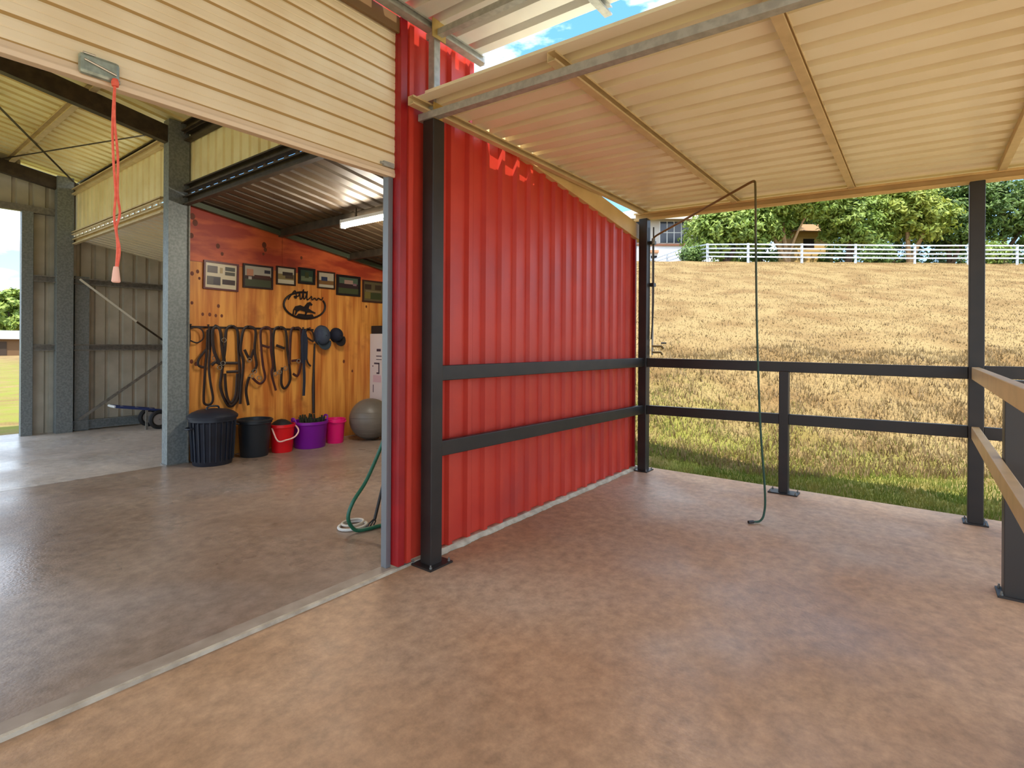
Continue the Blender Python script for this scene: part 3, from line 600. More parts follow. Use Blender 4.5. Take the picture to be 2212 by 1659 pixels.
# ------------------------------------------------------------------ tack rail with hanging bridles
tr_ = thing('tack_rail', 'dark rail of hooks along the plywood wall', 'rail', (1.3, 4.27, 1.61))
MB().box(.445, 2.085, 4.268, 4.285, 1.602, 1.626).build('board', M_LEATHER, tr_)
BR = {
 'b1': ('thin halter with one short loop, leftmost on the tack rail', M_LEATHER, .006, [[(0.458, 1.603), (0.464, 1.48), (0.448, 1.344)], [(0.469, 1.591), (0.526, 1.615), (0.596, 1.569), (0.606, 1.481), (0.544, 1.425), (0.47, 1.449)]], []),
 'b2': ('bridle whose narrow rein loop hangs above the lidded bin', M_LEATHER, .010, [[(0.654, 1.583), (0.644, 1.343), (0.628, 1.128), (0.612, 0.776), (0.63, 0.686), (0.695, 0.681), (0.719, 0.755), (0.688, 0.936), (0.669, 1.127), (0.68, 1.343), (0.684, 1.584)], [(0.666, 1.609), (0.663, 1.343)], [(0.638, 1.343), (0.557, 1.231), (0.552, 1.156), (0.61, 1.129)]], [(.728, 1.24)]),
 'b3': ('short black halter with a cluster of bit rings', M_LEATHER, .013, [[(0.738, 1.624), (0.787, 1.574), (0.813, 1.342), (0.838, 1.199), (0.802, 1.123)], [(0.738, 1.624), (0.696, 1.572), (0.709, 1.342), (0.777, 1.175)], [(0.693, 1.152), (0.741, 1.189), (0.814, 1.148)]], [(.777, 1.123), (.814, 1.174), (.824, 1.458)]),
 'b4': ('bridle with wide doubled reins hanging lowest on the wall', M_LEATHER, .012, [[(0.949, 1.636), (0.879, 1.589), (0.862, 1.341), (0.827, 1.044), (0.816, 0.864), (0.904, 0.649), (0.98, 0.656), (1.031, 0.77), (1.042, 1.035), (1.027, 1.34), (1.013, 1.578), (0.949, 1.636)], [(0.858, 1.043), (0.878, 0.782), (0.929, 0.673), (0.992, 0.773), (1.01, 1.036)], [(0.863, 1.172), (1.016, 1.168)], [(0.876, 1.062), (1.016, 1.063)]], []),
 'b5': ('bridle with two loose trailing straps, fifth along the rail', M_LEATHER, .012, [[(1.144, 1.635), (1.078, 1.586), (1.043, 1.34), (1.081, 1.167), (1.056, 0.848), (1.045, 0.65)], [(1.144, 1.635), (1.225, 1.583), (1.213, 1.339), (1.241, 1.135), (1.188, 1.049)], [(1.093, 1.34), (1.16, 1.218), (1.213, 1.339)], [(1.148, 0.99), (1.109, 0.818), (1.139, 0.628)]], [(1.214, 1.061), (1.181, 1.002), (1.146, 1.205)]),
 'b6': ('reddish brown bridle with a curb strap, sixth along the rail', M_LEATHERR, .011, [[(1.362, 1.634), (1.293, 1.584), (1.297, 1.38), (1.324, 1.133), (1.355, 0.967), (1.284, 0.895), (1.188, 0.975)], [(1.362, 1.634), (1.419, 1.587), (1.421, 1.338), (1.453, 1.143), (1.437, 1.018), (1.496, 0.792)], [(1.308, 1.393), (1.406, 1.365)]], [(1.263, .971)]),
 'b7': ('bridle with a short U-shaped rein and bright snaffle rings', M_LEATHER, .012, [[(1.563, 1.64), (1.49, 1.589), (1.478, 1.337), (1.508, 1.043)], [(1.563, 1.64), (1.644, 1.592), (1.669, 1.336), (1.7, 1.136), (1.717, 0.92), (1.642, 0.81), (1.59, 0.884), (1.596, 1.096)], [(1.521, 1.393), (1.639, 1.35)]], [(1.501, 1.015), (1.559, 1.034), (1.64, 1.08)]),
 'b8': ('red-brown headstall with a cross band, eighth along the rail', M_LEATHERR, .012, [[(1.773, 1.631), (1.72, 1.579), (1.7, 1.136)], [(1.773, 1.631), (1.854, 1.597), (1.869, 1.233), (1.823, 0.987), (1.746, 1.005)], [(1.73, 1.178), (1.838, 1.19)]], [(1.822, 1.176)]),
 'b9': ('navy blue webbing halter with a single lead hanging straight', mat('navy_webbing', (34, 40, 58), .8), .014, [[(1.89, 1.612), (1.906, 1.466), (1.901, 1.144), (1.91, 0.939), (1.904, 0.691)], [(1.89, 1.612), (1.867, 1.466), (1.877, 1.145)], [(1.905, 1.598), (1.938, 1.466), (1.932, 1.188)]], []),
 'b10': ('slim dark headstall beside the blue cap, last on the rail', M_LEATHER, .009, [[(1.993, 1.629), (1.945, 1.569), (1.964, 1.202), (2.029, 1.097)], [(1.993, 1.629), (2.05, 1.571), (2.059, 1.452), (1.946, 1.511)]], []),
}
for i, (k, (lab, m, r, lines, rings)) in enumerate(BR.items()):
    c = lines[0][0]; yb = 4.245 - .018 * (i % 3)
    t = thing('bridle', lab, 'bridle', (c[0], yb, c[1]), 'bridles hanging on the tack rail')
    for q, ln in enumerate(lines):
        off = .012 * (q % 2)
        MB().tube(spline([(x, yb - off - .004 * math.sin(j), z) for j, (x, z) in enumerate(ln)], 5), r * 1.5, 7, flatn=(0, 1, 0)).build('strap' if q else 'headstall', m, t)
    for (x, z) in rings:
        MB().tube([(x + .026 * math.cos(a * math.pi / 8), yb - .022, z + .026 * math.sin(a * math.pi / 8)) for a in range(16)], .005, 6, closed=True).build('bit_ring', M_CHROME, t)
    hx, hz = c[0], 1.622
    MB().tube(spline([(hx, 4.27, 1.612), (hx, 4.235, 1.612), (hx, 4.215, 1.618), (hx, 4.212, 1.634)], 4), .009, 6).lathe([(.001, 0), (.014, .004), (.014, .012), (.001, .016)], (hx, 4.212, 1.632), 8).build('hook', M_LEATHER, tr_)
# riding caps
def cap(label, x, z, w, h, m, m2, rot):
    t = thing('riding_cap', label, 'cap', (x, 4.26, z), 'caps hung on the plywood wall')
    b = MB(); pr = [(math.cos(a) , math.sin(a)) for a in [math.radians(d) for d in (0, 18, 36, 54, 70, 82, 88)]]
    n = 24; o = 0
    for r_, d_ in pr:
        for j in range(n):
            a = 2 * math.pi * j / n; b.v.append((x + w * r_ * math.cos(a), 4.28 - .13 * d_, z + h * r_ * math.sin(a)))
    for i in range(len(pr) - 1):
        for j in range(n): b.f.append((i * n + j, i * n + (j + 1) % n, (i + 1) * n + (j + 1) % n, (i + 1) * n + j))
    b.f.append(tuple((len(pr) - 1) * n + j for j in range(n))); b.f.append(tuple(range(n))[::-1]); b.sm = True
    b.build('crown', m, t)
    b = MB(); k = 10
    for j in range(k + 1):
        a = math.radians(rot - 60 + 120 * j / k); s = math.sin(math.pi * j / k)
        b.v += [(x + w * .92 * math.cos(a), 4.235, z + h * .92 * math.sin(a)), (x + (w + .055 * s) * math.cos(a), 4.20 - .03 * s, z + (h + .055 * s) * math.sin(a))]
    for j in range(k): b.f.append((2 * j, 2 * j + 1, 2 * j + 3, 2 * j + 2))
    b.build('visor', m2, t, smooth=True, solid=.006)
    MB().lathe([(.001, 0), (.012, .0), (.009, .008), (.001, .01)], (0, 0, 0), 8).build('button', m2, t).location = (x, 4.152, z)
cap('blue-grey round cap hanging at the end of the tack rail', 2.215, 1.535, .125, .15, mat('capblue', (66, 78, 92), .8, 0, col2=(52, 56, 78), scale=12), mat('capblue2', (48, 60, 70), .8), -90)
cap('navy cap with dark visor beside the blue-grey cap', 2.45, 1.545, .10, .11, mat('capnavy', (26, 30, 48), .8), mat('capdark', (30, 20, 20), .8), -70)
# broom standing in the purple tub
bm_ = thing('stable_broom', 'dark wooden broom handle leaning up the plywood from the tub', 'broom', (2.06, 4.2, .4))
MB().tube([(2.10, 4.262, 1.42), (2.078, 4.245, 1.08), (2.064, 4.23, .783), (2.058, 4.21, .43)], [.012, .014, .022, .018], 10).build('handle', M_LEATHER, bm_)

# ------------------------------------------------------------------ bins, buckets, ball, cabinet
FZ = .018
def bucket(name, label, cat, x, y, r0, r1, h, m, parts=None, lip=.012, ribs=0, group=None):
    t = thing(name, label, cat, (x, y, FZ), group)
    pr = [(r0 * .96, 0), (r0, .012), (r1 * .98, h * .86), (r1, h * .88), (r1 + lip, h * .9), (r1 + lip, h), (r1 - .006, h), (r0 - .008, .02)]
    MB().lathe(pr, (x, y, FZ), 36).build('body', m, t); return t
t = bucket('lidded_bin', 'large black plastic bin with a domed lid by the column', 'bin', .60, 3.95, .205, .235, .56, M_BIN)
ld = MB().lathe([(.262, .535), (.265, .56), (.25, .575), (.22, .60), (.16, .625), (.05, .64), (.001, .64)], (.60, 3.95, FZ), 36, cap1=False).build('lid', M_BIN, t)
MB().tube(spline([(.53, 3.95, FZ + .625), (.55, 3.95, FZ + .665), (.65, 3.95, FZ + .665), (.67, 3.95, FZ + .625)], 4), .011, 8).build('grip', M_BIN, ld)
b = MB()
for k in range(24):
    a = 2 * math.pi * k / 24; c_, s_ = math.cos(a), math.sin(a)
    b.bar((.60 + .213 * c_, 3.95 + .213 * s_, FZ + .05), (.60 + .238 * c_, 3.95 + .238 * s_, FZ + .50), .012, .012)
b.build('flutes', M_BIN, t)['kind'] = 'stuff'
for s_ in (-1, 1): MB().tube(spline([(.60 + s_ * .235, 3.90, FZ + .44), (.60 + s_ * .275, 3.91, FZ + .43), (.60 + s_ * .275, 3.99, FZ + .43), (.60 + s_ * .235, 4.0, FZ + .44)], 4), .012, 8).build('handle', M_BIN, t)
t = bucket('feed_tub', 'charcoal plastic tub without a lid between bin and red bucket', 'tub', 1.115, 4.0, .16, .19, .46, M_BIN2)
MB().tube([(1.115 + .204 * math.cos(a * math.pi / 16), 4.0 + .21 * math.sin(a * math.pi / 16), FZ + .445) for a in range(32)], .009, 6, closed=True).build('rim', M_BIN2, t)
b = MB(); b.lathe([(.188, .40), (.12, .415), (.03, .42), (.001, .42)], (1.115, 4.0, FZ), 24, cap1=False); b.build('contents', M_RUBBER, t)
t = bucket('red_bucket', 'bright red bucket with a pale handle', 'bucket', 1.46, 3.97, .125, .15, .36, mat('red_plastic', (226, 16, 28), .35), lip=.008)
MB().tube(spline([(1.60, 3.93, FZ + .345), (1.605, 3.83, FZ + .27), (1.53, 3.79, FZ + .20), (1.43, 3.81, FZ + .17), (1.34, 3.86, FZ + .165), (1.312, 3.95, FZ + .32)], 6), .010, 8).build('handle', mat('pale_handle', (240, 190, 176), .5), t)
b = MB(); b.lathe([(.14, .34), (.10, .38), (.05, .41), (.001, .42)], (1.46, 3.99, FZ), 18, cap1=False); b.build('brush', M_RUBBER, t)
t = bucket('purple_tub', 'wide purple flexible tub with dark contents', 'tub', 1.86, 3.98, .20, .225, .355, mat('purple_plastic', (128, 12, 150), .4), lip=.010)
for s_ in (-1, 1): MB().tube(spline([(1.86 + s_ * .225, 3.93, FZ + .34), (1.86 + s_ * .245, 3.95, FZ + .40), (1.86 + s_ * .245, 4.01, FZ + .40), (1.86 + s_ * .225, 4.03, FZ + .34)], 4), .012, 8).build('handle', mat('purple_plastic', (128, 12, 150), .4), t)
b = MB()
for k in range(46):
    a, r_ = U(0, 6.28), .17 * R() ** .5; x, y = 1.90 + r_ * math.cos(a), 4.02 + r_ * .8 * math.sin(a)
    b.tube([(x, y, FZ + .26), (x + U(-.03, .03), y + U(-.03, .03), FZ + U(.36, .43))], .012, 5)
b.build('bristles', mat('bristle', (44, 48, 30), .9), bm_)
t = bucket('pink_bucket', 'small hot pink bucket beside the grey ball', 'bucket', 2.25, 3.98, .115, .135, .34, mat('pink_plastic', (240, 20, 120), .35), lip=.008)
MB().tube(spline([(2.115, 3.96, FZ + .33), (2.15, 3.87, FZ + .30), (2.25, 3.84, FZ + .295), (2.35, 3.87, FZ + .30), (2.385, 3.96, FZ + .33)], 5), .008, 8).build('handle', mat('pink_plastic', (240, 20, 120), .35), t)
bl = thing('exercise_ball', 'grey rubber exercise ball on the tack room floor', 'ball', (2.72, 3.80, FZ))
rb = .30
b = MB(); pr = [(max(.001, rb * math.sin(math.pi * k / 24)), rb - rb * math.cos(math.pi * k / 24)) for k in range(25)]
b.lathe(pr, (2.72, 3.80, FZ), 40); b.build('shell', mat('grey_rubber', (118, 108, 96), .42, 0, col2=(104, 94, 82), scale=3), bl)
for k in (5, 7, 9, 11, 13, 15):
    rr = rb * math.sin(math.pi * k / 24); MB().tube([(2.72 + rr * math.cos(a * math.pi / 16), 3.80 + rr * math.sin(a * math.pi / 16), FZ + rb - rb * math.cos(math.pi * k / 24)) for a in range(32)], .003, 5, closed=True).build('ridge', mat('grey_rubber', (118, 108, 96), .42), bl)
cb = thing('feed_fridge', 'white fridge with a yellow door in the tack room corner', 'fridge', (3.25, 4.1, FZ))
MB().box(3.06, 3.46, 3.96, 4.27, FZ + .02, 1.575).build('cabinet', flat((214, 206, 204), .4), cb, bevel=.008)
dd = MB().box(3.06, 3.46, 3.925, 3.955, FZ + .04, 1.57).build('door', mat('yellow_door', (206, 160, 46), .4), cb, bevel=.006)
MB().box(3.10, 3.13, 3.905, 3.925, 1.06, 1.14).build('handle', M_BLACK, dd)
for (y0, y1, z0, z1) in ((4.0, 4.1, 1.30, 1.34), (3.98, 4.11, 1.22, 1.235), (3.98, 4.11, 1.17, 1.18), (4.03, 4.16, 1.10, 1.125), (4.03, 4.055, .96, 1.12), (4.03, 4.10, .95, .975), (4.17, 4.185, .66, .78), (4.18, 4.20, 1.06, 1.08)):
    MB().box(3.0585, 3.06, y0, y1, z0, z1).build('printed_mark', flat((74, 62, 78), .5), cb)
MB().box(3.0583, 3.06, 3.99, 4.18, .82, .93).build('sticker', flat((206, 176, 184), .5), cb)
for x in (3.09, 3.43):
    for y in (3.99, 4.24): MB().box(x - .02, x + .02, y - .02, y + .02, FZ, FZ + .022).build('foot', M_BLACK, cb)
sp = thing('black_case', 'flat black case lying on top of the fridge', 'case', (3.2, 4.1, 1.58))
MB().box(3.065, 3.27, 3.97, 4.25, 1.576, 1.70).build('shell', M_RUBBER, sp, bevel=.012); MB().box(3.10, 3.24, 3.955, 3.972, 1.66, 1.675).build('catch', M_GALVD, sp)
bp_ = thing('black_bag', 'tall black bag with a pale strap on the fridge', 'bag', (3.38, 4.1, 1.58))
MB().box(3.285, 3.46, 3.96, 4.22, 1.576, 1.88).build('body', mat('bag_cloth', (22, 24, 30), .8), bp_, bevel=.03)
MB().tube(spline([(3.29, 3.955, 1.86), (3.285, 3.945, 1.74), (3.31, 3.94, 1.58), (3.36, 3.915, 1.54), (3.42, 3.915, 1.56)], 5), .008, 6).build('strap', flat((150, 140, 130), .8), bp_)

# ------------------------------------------------------------------ hose and odds at the door jamb
gh = thing('garden_hose', 'dark green garden hose looping to the floor inside the door jamb', 'hose', (.5, .72, .7))
MB().tube(spline([(.56, .66, .80), (0.50, .70, 0.729), (0.425, .72, 0.558), (0.318, .72, 0.382), (0.203, .72, 0.25), (0.164, .72, 0.14), (0.217, .71, 0.045), (0.30, .68, 0.034), (0.42, .66, 0.034), (.6, .62, .034)], 6), .014, 10).build('tubing', mat('green_hose', (22, 92, 66), .4), gh)
MB().tube(spline([(.56, .66, .80), (.62, .5, .86), (.66, .2, .84), (.60, .06, .80)], 5), .014, 10).build('tubing', mat('green_hose', (22, 92, 66), .4), gh)
wr_ = thing('rope_ring', 'white rope ring lying on the floor by the green hose', 'rope', (.31, .76, FZ))
MB().tube([(.29 + .11 * math.cos(a * math.pi / 12), .84 + .09 * math.sin(a * math.pi / 12), FZ + .012) for a in range(24)], .011, 8, closed=True).build('coil', flat((214, 208, 198), .8), wr_)
MB().tube([(.30 + .085 * math.cos(a * math.pi / 12), .85 + .07 * math.sin(a * math.pi / 12), FZ + .032) for a in range(24)], .009, 8, closed=True).build('coil', flat((198, 186, 170), .8), wr_)
pk = thing('leaning_fork', 'black-handled stable fork leaning inside the door jamb', 'fork', (.41, .7, FZ))
MB().tube([(.56, .62, 1.0), (.52, .66, .62), (.405, .72, .075)], .012, 8).build('shaft', M_BLACK, pk)
for k in (-1, 0, 1): MB().tube([(.405, .72, .08), (.39 + .03 * k, .73, .05), (.375 + .03 * k, .735, FZ + .005)], .006, 6).build('tine', M_BLACK, pk)
clo = thing('hanging_cloth', 'cream cloth hanging beside the green hose at the jamb', 'cloth', (.42, .58, .7))
b = MB(); nu, nv = 8, 10
for j in range(nv + 1):
    for i in range(nu + 1):
        u, v = i / nu, j / nv; wdt = .10 * (1 - .45 * v)
        b.v.append((.395 + wdt * u + .012 * math.sin(9 * u + 3 * v), .56 + .035 * math.sin(12 * u + 2 * v), .78 - .38 * v))
for j in range(nv):
    for i in range(nu): b.f.append((j * (nu + 1) + i, j * (nu + 1) + i + 1, (j + 1) * (nu + 1) + i + 1, (j + 1) * (nu + 1) + i))
b.build('drape', flat((206, 194, 166), .9), clo, smooth=True, solid=.006)
MB().tube([(.44, .56, .78), (.46, .3, .84), (.46, .012, .86)], .006, 6).build('cord', M_BLACK, clo)

# ------------------------------------------------------------------ hand trolley in the rear bay
ht = thing('hand_trolley', 'blue-framed hand trolley with black tyre in the rear bay', 'trolley', (1.1, 7.3, FZ))
M_BLUE = mat('blue_enamel', (44, 62, 116), .4)
for dy in (0, .3):
    MB().tube([(.60, 7.25 + dy, .42), (1.22, 7.25 + dy, .31)], .018, 8).build('side_rail', M_BLUE, ht)
    MB().tube([(1.165 + .12 * math.cos(a * math.pi / 10), 7.17 + dy * 1.5, FZ + .155 + .12 * math.sin(a * math.pi / 10)) for a in range(20)], .035, 8, closed=True).build('tyre', M_RUBBER, ht)
    MB().lathe([(.09, -.012), (.09, .012)], (0, 0, 0), 18).build('wheel_hub', flat((150, 146, 140), .4), ht)
    o = ht.children[-1]; o.matrix_basis = Matrix.Translation((1.165, 7.17 + dy * 1.5, FZ + .155)) @ Matrix.Rotation(math.pi / 2, 4, 'X')
MB().tube([(.60, 7.25, .42), (.58, 7.40, .425), (.60, 7.55, .42)], .02, 8).build('grip', flat((226, 226, 222), .5), ht)
for xx in (.75, .95, 1.15): MB().tube([(xx, 7.25, .42 - .177 * (xx - .6)), (xx, 7.55, .42 - .177 * (xx - .6))], .012, 8).build('cross_bar', M_GALV, ht)
MB().tube([(1.165, 7.15, FZ + .155), (1.165, 7.64, FZ + .155)], .012, 8).build('axle', M_GALVD, ht)
MB().box(1.0, 1.03, 7.24, 7.27, FZ, .35).build('stand', M_GALVD, ht)

# ------------------------------------------------------------------ background: helper for a spot at a bearing and distance
def spot(px, s):
    """ground point at depth s along the view, px = bearing in photo columns"""
    k = (px - 1123.6) / FPX
    p = CAM + FW * s + RT0 * (k * s); return Vector((p.x, p.y, ground_z(p.x, p.y)))
# paddock fence on the hill
M_FENCE = mat('fence_paint', (196, 202, 208), .6, 0, col2=(170, 176, 184), scale=4)
pf = thing('paddock_fence', 'pale four-rail paddock fence along the hilltop', 'fence', spot(1847, 28))
FP = [(1404, 38), (1440, 34.5), (1475, 31.8), (1527, 29.6), (1615, 28), (1731, 28), (1847, 28), (1975, 28), (2090, 28), (2196, 28), (2312, 28)]
pts = [spot(*q) for q in FP]
for p in pts: MB().box(p.x - .055, p.x + .055, p.y - .055, p.y + .055, p.z - .1, p.z + 1.0).build('post', M_FENCE, pf)
for a, c in zip(pts, pts[1:]):
    for h in (.28, .50, .72, .94): MB().bar(a + Vector((-.06, 0, h)), c + Vector((-.06, 0, h)), .03, .075).build('rail', M_FENCE, pf)
# trees
LEAF = [leafmat('leaf_mid', (128, 152, 58), (160, 176, 84), (86, 112, 42)), leafmat('leaf_dark', (84, 112, 46), (112, 136, 60), (52, 78, 34)), leafmat('leaf_yellow', (168, 172, 72), (142, 160, 64), (100, 124, 48))]
M_BARK = mat('pale_bark', (176, 142, 96), .8, 0, col2=(132, 102, 68), scale=6); M_BARKD = mat('dark_bark', (96, 76, 56), .9, 0, col2=(70, 54, 40), scale=6)
def tree(label, p, blobs, leaf, bark, n, size, stems=3, group='trees along the hilltop', name='tree'):
    t = thing(name, label, 'tree', p, group)
    for k, (dx, dy, dz, rx, ry, rz) in enumerate(blobs[:stems]):
        a = p + Vector((U(-.15, .15), U(-.15, .15), -.1)); e_ = p + Vector((dx, dy, dz))
        m1 = a.lerp(e_, .5) + Vector((U(-.25, .25), U(-.25, .25), .1))
        r0 = .16 if rz > 1 else .09
        MB().tube(spline([a, m1, e_], 4), [r0 * (1 - .07 * i) for i in range(9)], 7).build('trunk', bark, t)
    b = MB(); tot = sum(q[3] * q[4] * q[5] for q in blobs) or 1
    for (dx, dy, dz, rx, ry, rz) in blobs:
        c = p + Vector((dx, dy, dz)); kk = int(n * (rx * ry * rz) / tot); ncl = max(8, kk // 26)
        for _ in range(ncl):
            d = Vector((random.gauss(0, 1), random.gauss(0, 1), random.gauss(0, 1))).normalized(); f = .45 + .55 * R() ** .5
            cc = c + Vector((d.x * rx * f, d.y * ry * f, d.z * rz * f)); cr_ = U(.18, .42)
            for _ in range(26):
                d2 = Vector((random.gauss(0, 1), random.gauss(0, 1), random.gauss(0, .8))) * cr_ * .55
                q = cc + d2; nrm = (d2.normalized() * .6 + d * .5 + Vector((U(-.6, .6), U(-.6, .6), U(0, .9)))).normalized()
                u = nrm.orthogonal().normalized(); u = Matrix.Rotation(U(0, 6.28), 3, nrm) @ u; w = nrm.cross(u); L = size * U(.7, 1.3)
                b.add([q - u * L, q + w * L * .42 - nrm * L * .1, q + u * L, q - w * L * .42 - nrm * L * .1], [(0, 1, 2, 3)])
    b.build('foliage', leaf, t, smooth=False)['kind'] = 'stuff'
TR = [
 ('rounded low tree in front of the white house', 1565, 32, [(0, 0, 2.5, 1.9, 1.9, 1.7), (.6, -1.2, 2.2, 1.5, 1.5, 1.5), (-.5, 1.0, 2.0, 1.3, 1.3, 1.3), (0, 0, 1.0, 1.2, 1.2, .7)], 0, M_BARKD, 11000, 2),
 ('spreading tree with pale forked branches before the tan shed', 1700, 31.5, [(.3, 1.3, 2.6, 1.6, 1.6, 1.2), (.4, -1.4, 3.7, 1.5, 1.5, 1.0), (.4, .2, 4.1, 2.6, 2.6, 1.3)], 0, M_BARK, 11000, 3),
 ('bushy mid-green tree right of the tan shed', 1830, 32.5, [(0, 0, 3.2, 1.9, 1.9, 1.9), (.5, -1.0, 2.4, 1.4, 1.4, 1.3), (.2, .8, 4.4, 1.8, 1.8, 1.2)], 0, M_BARKD, 10000, 2),
 ('yellow-green tree with an orange trunk behind the fence', 1965, 32, [(0, .2, 3.4, 1.8, 1.8, 1.7), (.3, -1.0, 2.8, 1.3, 1.3, 1.2), (.2, .6, 4.6, 1.8, 1.8, 1.2)], 2, M_BARK, 10000, 2),
 ('dark green tree left of the right-hand awning post', 2050, 34, [(0, 0, 3.6, 2.0, 2.0, 2.2), (.2, -.8, 2.2, 1.5, 1.5, 1.4), (0, 0, 5, 1.9, 1.9, 1.2)], 1, M_BARKD, 9000, 2),
 ('dark dense tree right of the right-hand awning post', 2165, 33, [(0, 0, 3.8, 1.9, 1.9, 2.0), (.3, -1.4, 3.0, 1.6, 1.6, 1.8), (.2, 1.0, 4.6, 1.6, 1.6, 1.3)], 1, M_BARKD, 10000, 2),
 ('tall dark tree at the right edge of the frame', 2290, 34, [(0, 0, 3.6, 2.2, 2.2, 2.3), (.3, -1.4, 2.4, 1.8, 1.8, 1.6)], 1, M_BARKD, 8000, 2),
 ('tall backdrop tree behind the house corner tree', 1630, 37, [(0, 0, 4.0, 2.4, 2.4, 2.2), (0, -1.6, 4.4, 2.0, 2.0, 1.8)], 1, M_BARKD, 8000, 2),
 ('tall backdrop tree above the tan shed roof', 1770, 40, [(0, 0, 5.2, 3.2, 3.2, 2.0), (0, 2.2, 4.8, 2.4, 2.4, 1.8)], 1, M_BARKD, 8000, 2),
 ('tall backdrop tree filling the gap beyond the yellow tree', 1900, 38, [(0, 0, 4.4, 3.0, 3.0, 2.6), (0, -2.2, 4.0, 2.4, 2.4, 2.4)], 1, M_BARKD, 8000, 2),
]
for lab, px, s, bl_, li, bk, n, st in TR: tree(lab, spot(px, s), bl_, LEAF[li], bk, n, .15, st)
# low shrubs by the fence
for lab, px, s, r_, li in (('low rounded shrub under the fence beside the house', 1490, 30.2, .55, 1), ('small grey-green shrub behind the fence post', 1500, 31.5, .6, 1), ('bright green shrub behind the fence right of the post', 2140, 29.2, .75, 0), ('dark round shrub behind the middle of the fence', 1890, 29.5, .7, 1)):
    tree(lab, spot(px, s), [(0, 0, r_ * .75, r_, r_, r_ * .8)], LEAF[li], M_BARKD, 1500, .09, 1, 'shrubs by the hilltop fence', 'shrub')
for px, s, r_, lab in ((1575, 36.5, 1.3, 'dark bush behind the tree nearest the house'), (1640, 36, 1.3, 'dark bush left of the pale forked trunk'), (1690, 40, 1.5, 'dark bush seen behind the pale forked trunk'),
                       (1810, 36, 1.3, 'dark bush against the right wall of the tan shed'), (1870, 37, 1.5, 'dark bush under the bushy mid-green tree'), (1935, 36, 1.3, 'dark bush left of the orange trunk'), (2000, 37, 1.4, 'dark bush right of the orange trunk'),
                       (2075, 38, 1.6, 'dark bush directly behind the right-hand awning post'), (2150, 37, 1.5, 'dark bush just right of the right-hand awning post'), (2225, 37, 1.5, 'dark bush at the right edge of the hilltop')):
    tree(lab, spot(px, s), [(0, 0, r_ * .7, r_, r_, r_ * .85)], LEAF[1], M_BARKD, 1500, .14, 1, 'bushes under the hilltop trees', 'bush')
# house on the hill
def house():
    c = spot(1440, 41); t = thing('house', 'white house with dark windows partly hidden behind the trees', 'house', c)
    ux, uy = RT0.copy(), FW.copy(); z0 = c.z - .4
    def P(a, d, z): return c + ux * a + uy * d + Vector((0, 0, z - c.z))
    def blk(name, m, a0, a1, d0, d1, za_, zb_, par=t):
        b = MB(); v = [P(a, d, z) for z in (za_, zb_) for a, d in ((a0, d0), (a1, d0), (a1, d1), (a0, d1))]
        b.add(v, [(0, 3, 2, 1), (4, 5, 6, 7), (0, 1, 5, 4), (1, 2, 6, 5), (2, 3, 7, 6), (3, 0, 4, 7)]); return b.build(name, m, par)
    zt = 1.45 + 41 * (741 - 530) / FPX; ze = 1.45 + 41 * (741 - 474) / FPX
    blk('lower_wall', flat((236, 238, 242), .7), -4.5, 4.5, 0, 7, z0, zt)
    blk('floor_band', flat((126, 82, 60), .7), -4.6, 4.6, -.12, 7.1, zt, zt + .14)
    up = blk('upper_wall', flat((196, 188, 178), .7), -4.5, 4.5, .05, 7, zt + .14, ze)
    for (a0, a1) in ((-.55, .5), (.55, 1.6), (2.0, 2.9), (-2.6, -1.6)):
        w = blk('window', flat((44, 52, 66), .15), a0, a1, 0, .06, zt + .25, ze - .15, up)
        blk('frame', flat((210, 210, 206), .6), a0 - .06, a0, -.02, .06, zt + .2, ze - .1, w); blk('frame', flat((210, 210, 206), .6), (a0 + a1) / 2 - .03, (a0 + a1) / 2 + .03, -.02, .06, zt + .2, ze - .1, w); blk('frame', flat((210, 210, 206), .6), a0, a1, -.02, .06, (zt + ze) / 2, (zt + ze) / 2 + .05, w)
    for k in range(4): blk('vent', flat((32, 28, 30), .7), -1.25, -.8, -.03, .02, z0 + .75 + .38 * k, z0 + .95 + .38 * k)
    blk('vent_hood', flat((186, 138, 104), .7), -1.35, -.7, -.25, .02, z0 + 2.3, z0 + 2.5)
    b = MB(); e_ = .8; rv = [P(-4.5 - e_, -e_, ze), P(4.5 + e_, -e_, ze), P(4.5 + e_, 7 + e_, ze), P(-4.5 - e_, 7 + e_, ze), P(-1.5, 3.5, ze + 1.7), P(1.5, 3.5, ze + 1.7)]
    b.add(rv, [(0, 1, 5, 4), (1, 2, 5), (2, 3, 4, 5), (3, 0, 4), (3, 2, 1, 0)]); b.build('roof', flat((170, 160, 148), .6), t, solid=.08)
    blk('fascia', flat((206, 196, 178), .6), -4.5 - e_, 4.5 + e_, -e_ - .04, -e_, ze - .1, ze + .14)
house()
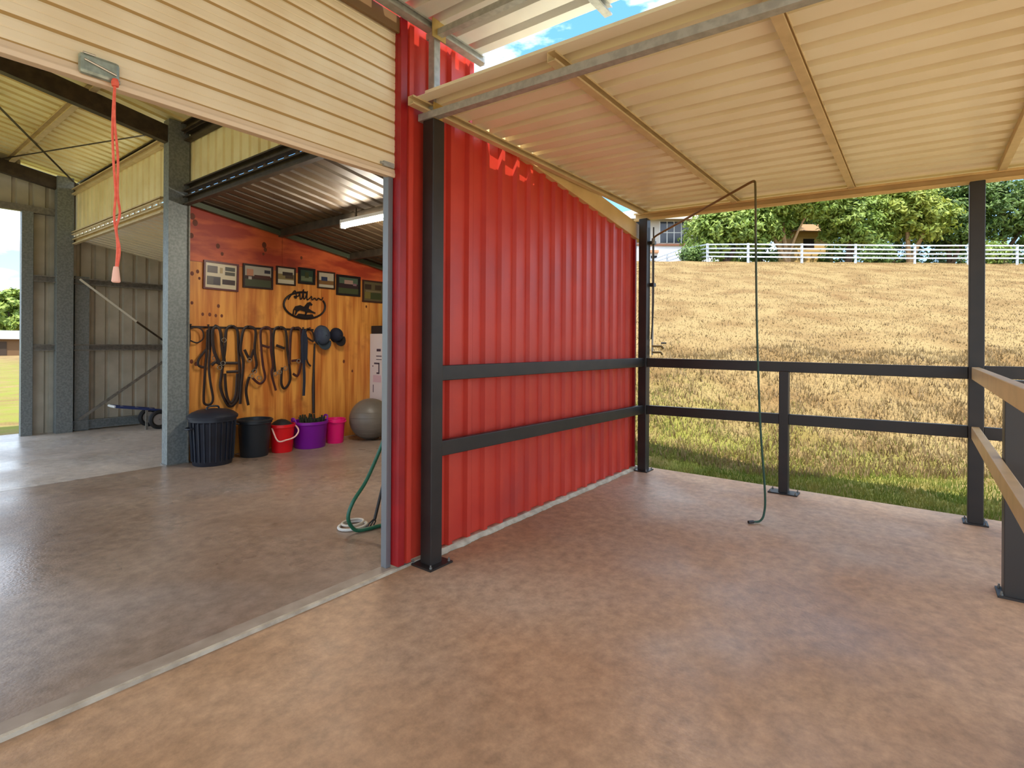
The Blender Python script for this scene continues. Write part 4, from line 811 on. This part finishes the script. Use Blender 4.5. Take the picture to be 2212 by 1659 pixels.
def shed():
    c = spot(1757, 36.5); t = thing('garden_shed', 'small tan shed with a dark window behind the trees', 'shed', c)
    def P(a, d, z): return c + RT0 * a + FW * d + Vector((0, 0, z))
    def blk(name, m, a0, a1, d0, d1, z0, z1, par=t):
        b = MB(); v = [P(a, d, z) for z in (z0, z1) for a, d in ((a0, d0), (a1, d0), (a1, d1), (a0, d1))]
        b.add(v, [(0, 3, 2, 1), (4, 5, 6, 7), (0, 1, 5, 4), (1, 2, 6, 5), (2, 3, 7, 6), (3, 0, 4, 7)]); return b.build(name, m, par)
    w = blk('wall', flat((196, 160, 98), .8), -1.35, 1.3, 0, 2.4, -.6, 2.85)
    for k in range(11): blk('board', flat((206, 170, 106), .8), -1.36, 1.31, -.02, 0, -.1 + .26 * k, .12 + .26 * k, w)
    blk('window', flat((46, 36, 32), .3), -.75, -.0, -.04, .0, 1.75, 2.35, w)
    b = MB(); b.add([P(-1.6, -.4, 2.8), P(1.55, -.4, 2.8), P(1.55, 2.7, 2.8), P(-1.6, 2.7, 2.8), P(-1.6, 1.2, 3.6), P(1.55, 1.2, 3.6)], [(0, 1, 5, 4), (2, 3, 4, 5), (0, 4, 3), (1, 2, 5)]); b.build('roof', flat((150, 116, 78), .7), t, solid=.06)
shed()
# view through the far opening
for lab, px, s, h, li in (('broad leafy tree seen through the far opening', 18, 62, 7.6, 0), ('darker tree further left beyond the far opening', -38, 66, 8.5, 1), ('low tree behind the hut beyond the far opening', -10, 74, 6, 2)):
    tree(lab, spot(px, s), [(0, 0, h * .62, h * .36, h * .36, h * .36), (h * .2, -h * .2, h * .42, h * .28, h * .28, h * .26), (-h * .2, h * .2, h * .4, h * .28, h * .28, h * .26)], LEAF[li], M_BARKD, 7000, .34, 2, 'trees beyond the far opening')
hc = spot(6, 50)
hu = thing('field_hut', 'small brown hut with grey roof on the far grass', 'hut', hc)
MB().box(hc.x - 1.1, hc.x + 1.0, hc.y - 1, hc.y + 1, hc.z - .1, hc.z + 1.6).build('wall', flat((112, 84, 56), .8), hu)
b = MB(); b.extrude([(-1.4, 1.55), (1.4, 1.55), (0, 2.35)], (hc.x - 1.4, hc.y, hc.z), (hc.x + 1.3, hc.y, hc.z), (0, 1, 0), (0, 0, 1)); b.build('roof', flat((176, 176, 172), .6), hu)
MB().box(hc.x - .5, hc.x + .1, hc.y - 1.05, hc.y - 1, hc.z, hc.z + 1.3).build('door', flat((66, 52, 40), .8), hu)
